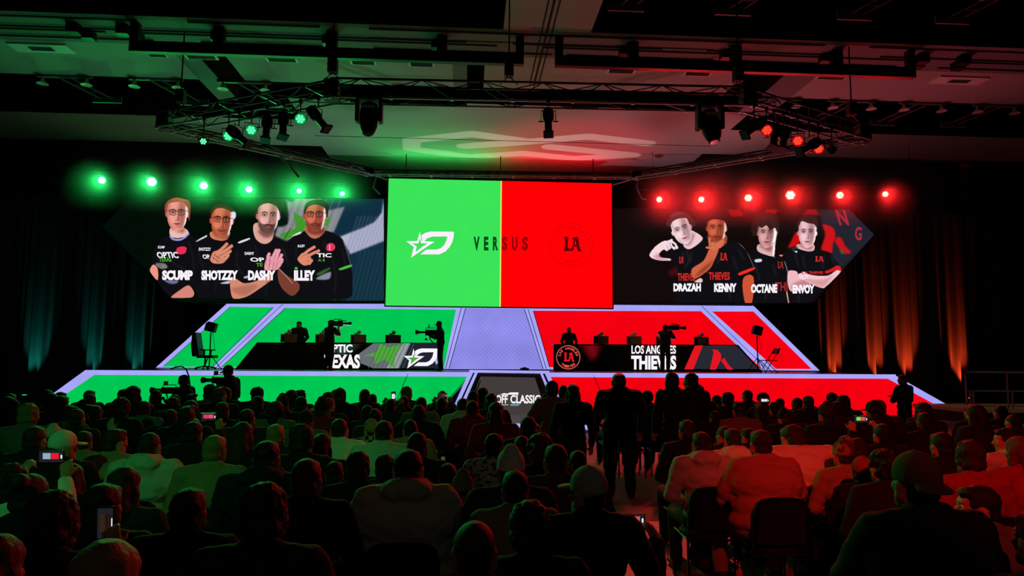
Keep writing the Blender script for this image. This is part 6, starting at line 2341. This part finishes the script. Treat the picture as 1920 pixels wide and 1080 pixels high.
aud(868, 745, 'person in pale hoodie near the grey title screen', 'sit_hood', 'short', 'brown', 'pale', y=9.6)
aud(886, 749, 'person in a red hoodie close to the grey title screen', 'sit_hood', 'short', 'black', 'red', y=9.0)
aud(930, 755, 'long auburn haired person in red top before the grey title screen', 'sit_long', 'long', 'auburn', 'red', y=8.2)
aud(958, 838, 'person wearing a bright green lit knitted beanie', 'sit_tee', 'beanie', 'black', 'charcoal', hatc='white')
aud(928, 810, 'dark haired person in a green lit patterned white jacket', 'sit_right', 'short', 'black', 'print', y=6.0)
aud(890, 968, 'shaved headed person low at the bottom edge with a red lit scalp', 'sit_tee', 'buzz', 'brown', 'black', s=.97)
aud(966, 878, 'short haired person in a plain tan shirt near the bottom middle', 'sit_lean', 'short', 'black', 'tan', y=4.25)
aud(498, 905, 'bushy haired person all in black near the bottom edge', 'sit_tee', 'full', 'black', 'black')
aud(868, 884, 'person in a dim green hoodie behind the tan shirt', 'sit_hood', 'slouch', 'black', 'grey', hatc='grey', y=4.9)
aud(993, 937, 'dark haired person in black directly before the cap wearer', 'sit_long', 'full', 'black', 'black')
o_c3 = aud(1100, 868, 'large person in black with a pale baseball cap, phone held low', 'sit_cap', 'cap', 'black', 'black', hatc='fleece', y=3.7, sx=.98)
aud(1083, 842, 'dark haired person hidden behind the pale baseball cap', 'sit_long', 'short', 'black', 'black', y=5.5)
aud(1042, 829, 'short haired person in a brown shirt beside the aisle', 'sit_tee', 'short', 'brown', 'brown')
aud(1012, 812, 'curly auburn haired person with orange rim light', 'sit_long', 'curly', 'auburn', 'black')
aud(978, 815, 'short haired person in black beside the curly auburn hair', 'sit_long', 'short', 'black', 'black', y=6.6)
aud(990, 779, 'dark haired person seated right before the low white step', 'sit_long', 'short', 'black', 'navy')
aud(840, 866, 'dark haired person in navy hoodie behind the fleece hoodie shoulder', 'sit_hood', 'short', 'black', 'navy', y=5.3)
aud(905, 727, 'dark haired person close before the left edge of the grey title screen', 'sit_long', 'full', 'black', 'black', y=11.6)
aud(887, 731, 'short haired person in black left of the grey title screen', 'sit_long', 'short', 'black', 'black', y=11.4)
aud(921, 738, 'long haired person in charcoal before the grey title screen', 'sit_long', 'long', 'black', 'charcoal', y=10.4)
# red lit block
aud(1314, 807, 'brown haired person in a red lit pale hoodie on the aisle', 'sit_hood', 'short', 'brown', 'pale', 'charcoal', y=6.1)
aud(1372, 801, 'short haired person in a red lit white hoodie, second from the aisle', 'sit_hood', 'short', 'brown', 'white', 'charcoal', y=6.5)
aud(1357, 797, 'person with a pony tail behind the red lit hoodies', 'sit_left', 'tail', 'brown', 'charcoal', y=7.4)
aud(1401, 801, 'dark haired person behind the big rose shirt', 'sit_left', 'short', 'black', 'black', y=7.5)
aud(1426, 803, 'very broad person in a rose shirt, biggest back in the red light', 'sit_big', 'short', 'brown', 'rose', 'tan', y=5.75, sx=1.05)
aud(1490, 796, 'bowing broad person in a bright red lit white shirt', 'sit_bow', 'short', 'brown', 'white', 'denim', y=6.3, sx=1.25)
aud(1287, 785, 'short haired person in black behind the aisle hoodie', 'sit_long', 'short', 'brown', 'black')
aud(1580, 824, 'person in a patterned beanie and tan jacket', 'sit_long', 'slouch', 'brown', 'tan', hatc='camo', y=5.9)
aud(1606, 822, 'dark haired person half hidden by the patterned beanie', 'sit_long', 'full', 'brown', 'black', y=6.4)
aud(1616, 852, 'person in a bright red cap facing the aisle end of the row', 'sit_right', 'cap', 'black', 'black', hatc='red', y=5.2)
aud(1654, 842, 'curly haired person in black beside the red cap', 'sit_long', 'curly', 'black', 'black', y=5.0)
aud(1712, 838, 'large person in black with a backward olive cap', 'sit_big', 'cap_back', 'black', 'black', hatc='olive', y=3.1)
aud(1815, 825, 'bushy haired person in a red shirt behind the olive cap', 'sit_tee', 'full', 'brown', 'red')
aud(1763, 808, 'short haired person in black just behind the olive cap', 'sit_long', 'short', 'black', 'black')
aud(1908, 819, 'bob haired person in a red top at the edge', 'sit_tee', 'bob', 'auburn', 'red')
aud(1828, 905, 'person in a grey shirt turning a pale cheek sideways', 'sit_turn', 'short', 'black', 'grey')
aud(1884, 800, 'person turned aside with a pale lit sleeve by the edge', 'sit_turn', 'short', 'black', 'pale')
aud(1945, 955, 'person in a tan sleeve cut by the lower corner', 'sit_lean', 'short', 'brown', 'tan')
oph = aud(1652, 792, 'person in black holding up a phone in the red lit block', 'sit_phone', 'short', 'black', 'black')
aud(1820, 757, 'dark person sitting before the railing', 'sit_long', 'short', 'black', 'black')
# people standing in the cross aisle
aud(1035, 714, 'round haired person in a tan shirt standing with hand on hip', 'stand_hip', 'full', 'black', 'tan', 'black', y=9.2)
aud(1074, 720, 'long haired person in black standing beside the tan shirt', 'stand', 'long', 'black', 'black', y=8.7)
aud(1056, 721, 'short person standing behind the tan shirt and the long hair', 'stand', 'short', 'black', 'charcoal', y=10.6)
aud(1160, 697, 'tall broad person in black standing alone against the red stage front', 'stand', 'buzz', 'black', 'black', y=9.6, sx=1.22)
aud(1262, 699, 'standing person in black leaning to talk, the one nearer the aisle', 'stand_right', 'bob', 'black', 'black', y=9.7)
aud(1294, 700, 'standing person in black leaning to talk, farther from the aisle', 'stand_left', 'full', 'black', 'black', y=10.3, sx=1.1)
# far phones
f1 = aud(733, 746, 'person far down the green side holding a small white lit phone', 'sit_phone', 'short', 'black', 'charcoal', y=10.6)
f2 = aud(828, 744, 'person far down the green side lifting a phone above the heads', 'sit_phone', 'short', 'black', 'black', y=11.3)
f3 = aud(1452, 752, 'person far down the red side filming with a phone', 'sit_phone', 'cap', 'black', 'black', y=10.2)


# nobody sits inside a neighbour: where two torsos would meet, one moves a little back along the line of sight
def settle():
    P = [[o.location.x, o.location.y, o.scale.z, o.scale.x / o.scale.z, o] for *_, o in SEATED]
    top, home = {}, {q[4].name: q[1] for q in P}
    for q in P:
        z = max(v.co.z for v in q[4].data.vertices) + .02
        top[q[4].name] = z
    for _ in range(60):
        moved = False
        for i in range(len(P)):
            for j in range(i):
                a, b = P[i], P[j]
                need = .29 * (a[2] * a[3] + b[2] * b[3])
                if abs(a[0] - b[0]) < need and abs(a[1] - b[1]) < .42:
                    f, n = (a, b) if a[1] > b[1] else (b, a)
                    for q, d in ((f, .03), (n, -.03)):
                        t_ = (q[1] + d) / q[1]
                        zt = top[q[4].name]
                        s_ = (CAM_Z + (q[2] * zt - CAM_Z) * t_) / zt
                        if .85 < s_ < 1.14 and abs(q[1] + d - home[q[4].name]) < .32:
                            q[0], q[1], q[2] = q[0] * t_, q[1] * t_, s_
                            moved = True
        if not moved:
            break
    for x, y, s_, k, o in P:
        o.location.x, o.location.y = x, y
        o.scale = (s_ * k, s_ * k, s_)
        o['_s'] = s_


settle()
bpy.context.view_layer.update()
SEATED = [(o.location.x, o.location.y, r, l, o) for _, _, r, l, o in SEATED]


def phone_for(o, label, pic=((70, 210, 90), (230, 30, 30)), wide=True, at=(0, .40, 1.335), key='sit_phone'):
    s = o['_s']
    v = o.matrix_basis @ Vector(at)
    return phone(v, label, o.rotation_euler.z, pic, wide)


phone_for(o13, 'phone with a green and red picture held high at the green edge', ((150, 170, 190), (220, 30, 50)))
phone_for(o11, 'phone with a pink picture held by the filming person in black', ((210, 60, 90), (220, 80, 110)))
phone_for(oph, 'phone with a green and red picture in the red lit block', ((120, 220, 80), (240, 80, 60)))
phone_for(f1, 'small white lit phone far down the green side', ((230, 240, 240), (220, 230, 230)), False)
phone_for(f2, 'phone lifted above the heads far down the green side', ((60, 30, 30), (120, 50, 50)))
phone_for(f3, 'phone glowing white far down the red side', ((240, 235, 230), (230, 225, 220)))
phone_for(o3, 'phone raised beside the bushy haired person in black', ((46, 36, 20), (38, 18, 14)), False, (.04, .36, 1.14))
phone_for(o_c3, 'phone held low by the person in the pale baseball cap', ((220, 180, 180), (200, 80, 90)), True, (.30, .33, 1.0))
# number on the jersey
t = MB()
s_ = oj['_s']
put_text(t, '85', lambda u, v: Vector((-.09 + .18 * u, -.165 - .0 * v, .99 - .17 * v)), .02)
j = t.build('jersey_number', CLOTH['pale'], oj)

# ---- the rows in between ---------------------------------------------------------------------------
ORD = ['first', 'second', 'third', 'fourth', 'fifth', 'sixth', 'seventh', 'eighth', 'ninth', 'tenth', 'eleventh', 'twelfth', 'thirteenth', 'fourteenth', 'fifteenth', 'sixteenth', 'seventeenth', 'eighteenth', 'nineteenth', 'twentieth',
       'twenty-first', 'twenty-second', 'twenty-third']
HW = {'short': 'short haired', 'buzz': 'close cropped', 'full': 'bushy haired', 'long': 'long haired', 'bob': 'bob haired', 'cap': 'cap wearing', 'cap_back': 'backward cap', 'beanie': 'beanie wearing', 'swept': 'swept haired', 'bun': 'bun haired', 'curly': 'curly haired', 'tail': 'pony tailed'}
PW = {'sit_hood': 'hoodie', 'sit_tee': 'shirt', 'sit_lean': 'shirt', 'sit_bow': 'shirt', 'sit_big': 'shirt'}
TAKEN = [(a, b) for a, b, *_ in SEATED]
ROWS = [12.2, 11.35, 10.5, 9.65, 8.8, 7.95]
for r_i, ry in enumerate(ROWS):
    for side in (-1, 1):
        x = 1.15 if side < 0 else 2.95
        if ry > 10.9:
            x = 2.0
        n = 0
        while True:
            n += 1
            x += side * (.56 + rnd.uniform(.0, .1))
            y = ry + rnd.uniform(-.12, .12)
            px = 960 + FOCAL * ((Vector((x, y, 1.2)) - EYE).dot(RGT)) / ((Vector((x, y, 1.2)) - EYE).dot(FWD))
            if px < -25 or px > 1945 or (side > 0 and x > 6.2 and ry > 9.9) or (side > 0 and x > 8.6 and ry > 8.9) or (side < 0 and x < -7.6 and ry > 11.6):
                break
            if 915 < px < 1024 and y > 7.6:
                continue
            if n > 22:
                break
            if any(abs(a - x) < .5 and abs(b - y) < .6 for a, b in TAKEN):
                continue
            if rnd.random() < .06:
                continue
            hair = rnd.choices(['short', 'buzz', 'full', 'swept', 'long', 'bob', 'cap', 'cap_back', 'beanie', 'bun', 'curly'], [30, 12, 14, 8, 8, 4, 8, 5, 6, 2, 3])[0]
            pose = rnd.choices(['sit_long', 'sit_tee', 'sit_hood', 'sit_left', 'sit_right', 'sit_lean', 'sit_chin', 'sit_big', 'sit_bow'], [24, 18, 18, 9, 9, 8, 4, 6, 4])[0]
            top = rnd.choices(['black', 'charcoal', 'navy', 'grey', 'pale', 'olive', 'red', 'brown'], [46, 22, 14, 6, 2, 4, 3, 3])[0]
            hc = rnd.choices(['black', 'brown', 'auburn', 'blond'], [60, 28, 6, 6])[0]
            s = rnd.gauss(1.0, .04)
            lb = '%s spectator in %s %s, %s from the aisle, %s side, %s row from stage' % (HW[hair], top, PW.get(pose, 'jacket'), ORD[n - 1], 'green' if side < 0 else 'red', ORD[r_i])
            o = person(x, y, lb, pose, hair, hc, top, rnd.choice(['black', 'denim', 'charcoal']), s=min(max(s, .9), 1.1), sx=rnd.uniform(.96, 1.08), rz=rnd.uniform(-.12, .12),
                       skin=SKIN_D if rnd.random() < .25 else None, hatc=rnd.choice(['black', 'charcoal', 'navy', 'grey']), group='spectators in the middle and far rows')
            SEATED.append((x, y, o.rotation_euler.z, lb, o))
            TAKEN.append((x, y))
# chairs under everyone who sits
for x, y, rz, lb, o in SEATED:
    if rz is None:
        continue
    short = lb.replace(' from the aisle', '').split(',')
    nearr = y < 7.3
    if 'spectator in ' in lb:
        w = lb.split(', ')
        clb = 'black stacking chair, %s, %s, %s' % (w[1], w[2], w[3])
    else:
        clb = 'black chair under the ' + ' '.join(lb.replace(',', '').split()[:12])
    chair(x, y, clb, 'black stacking chairs of the audience', rz * .5, nearr)
# odds and ends on the aisle floor
bx, by = 2.55, 5.6
t = thing('bottle', 'orange drink bottle on the floor beside the aisle chairs', 'bottle', (2.28, 5.75, 0))
MB().lathe([(.034, 0), (.036, .01), (.036, .15), (.03, .18), (.013, .205), (.013, .225)], (0, 0, 0), (0, 0, 1), 14).build('body', mat('drink_orange', (214, 90, 50), .25), t, True)
MB().lathe([(.016, 0), (.016, .022)], (0, 0, .22), (0, 0, 1), 12).build('cap', mat('bottle_cap', (230, 225, 215), .4), t)
t = thing('backpack', 'dark backpack standing on the floor beside the aisle chairs', 'bag', (2.2, 6.3, 0))
b = link('body', grow('body', [ell((0, 0, .2), (.16, .1, .2)), ell((0, .02, .16), (.17, .11, .16)), ell((0, -.08, .13), (.12, .06, .1))], .014, 4), t)
b.data.materials.append(CLOTH['charcoal'])
for k in (-1, 1):
    MB().tube([(k * .07, .1, .36), (k * .09, .17, .26), (k * .08, .13, .08)], .014, 6).build('strap', CLOTH['black'], t)
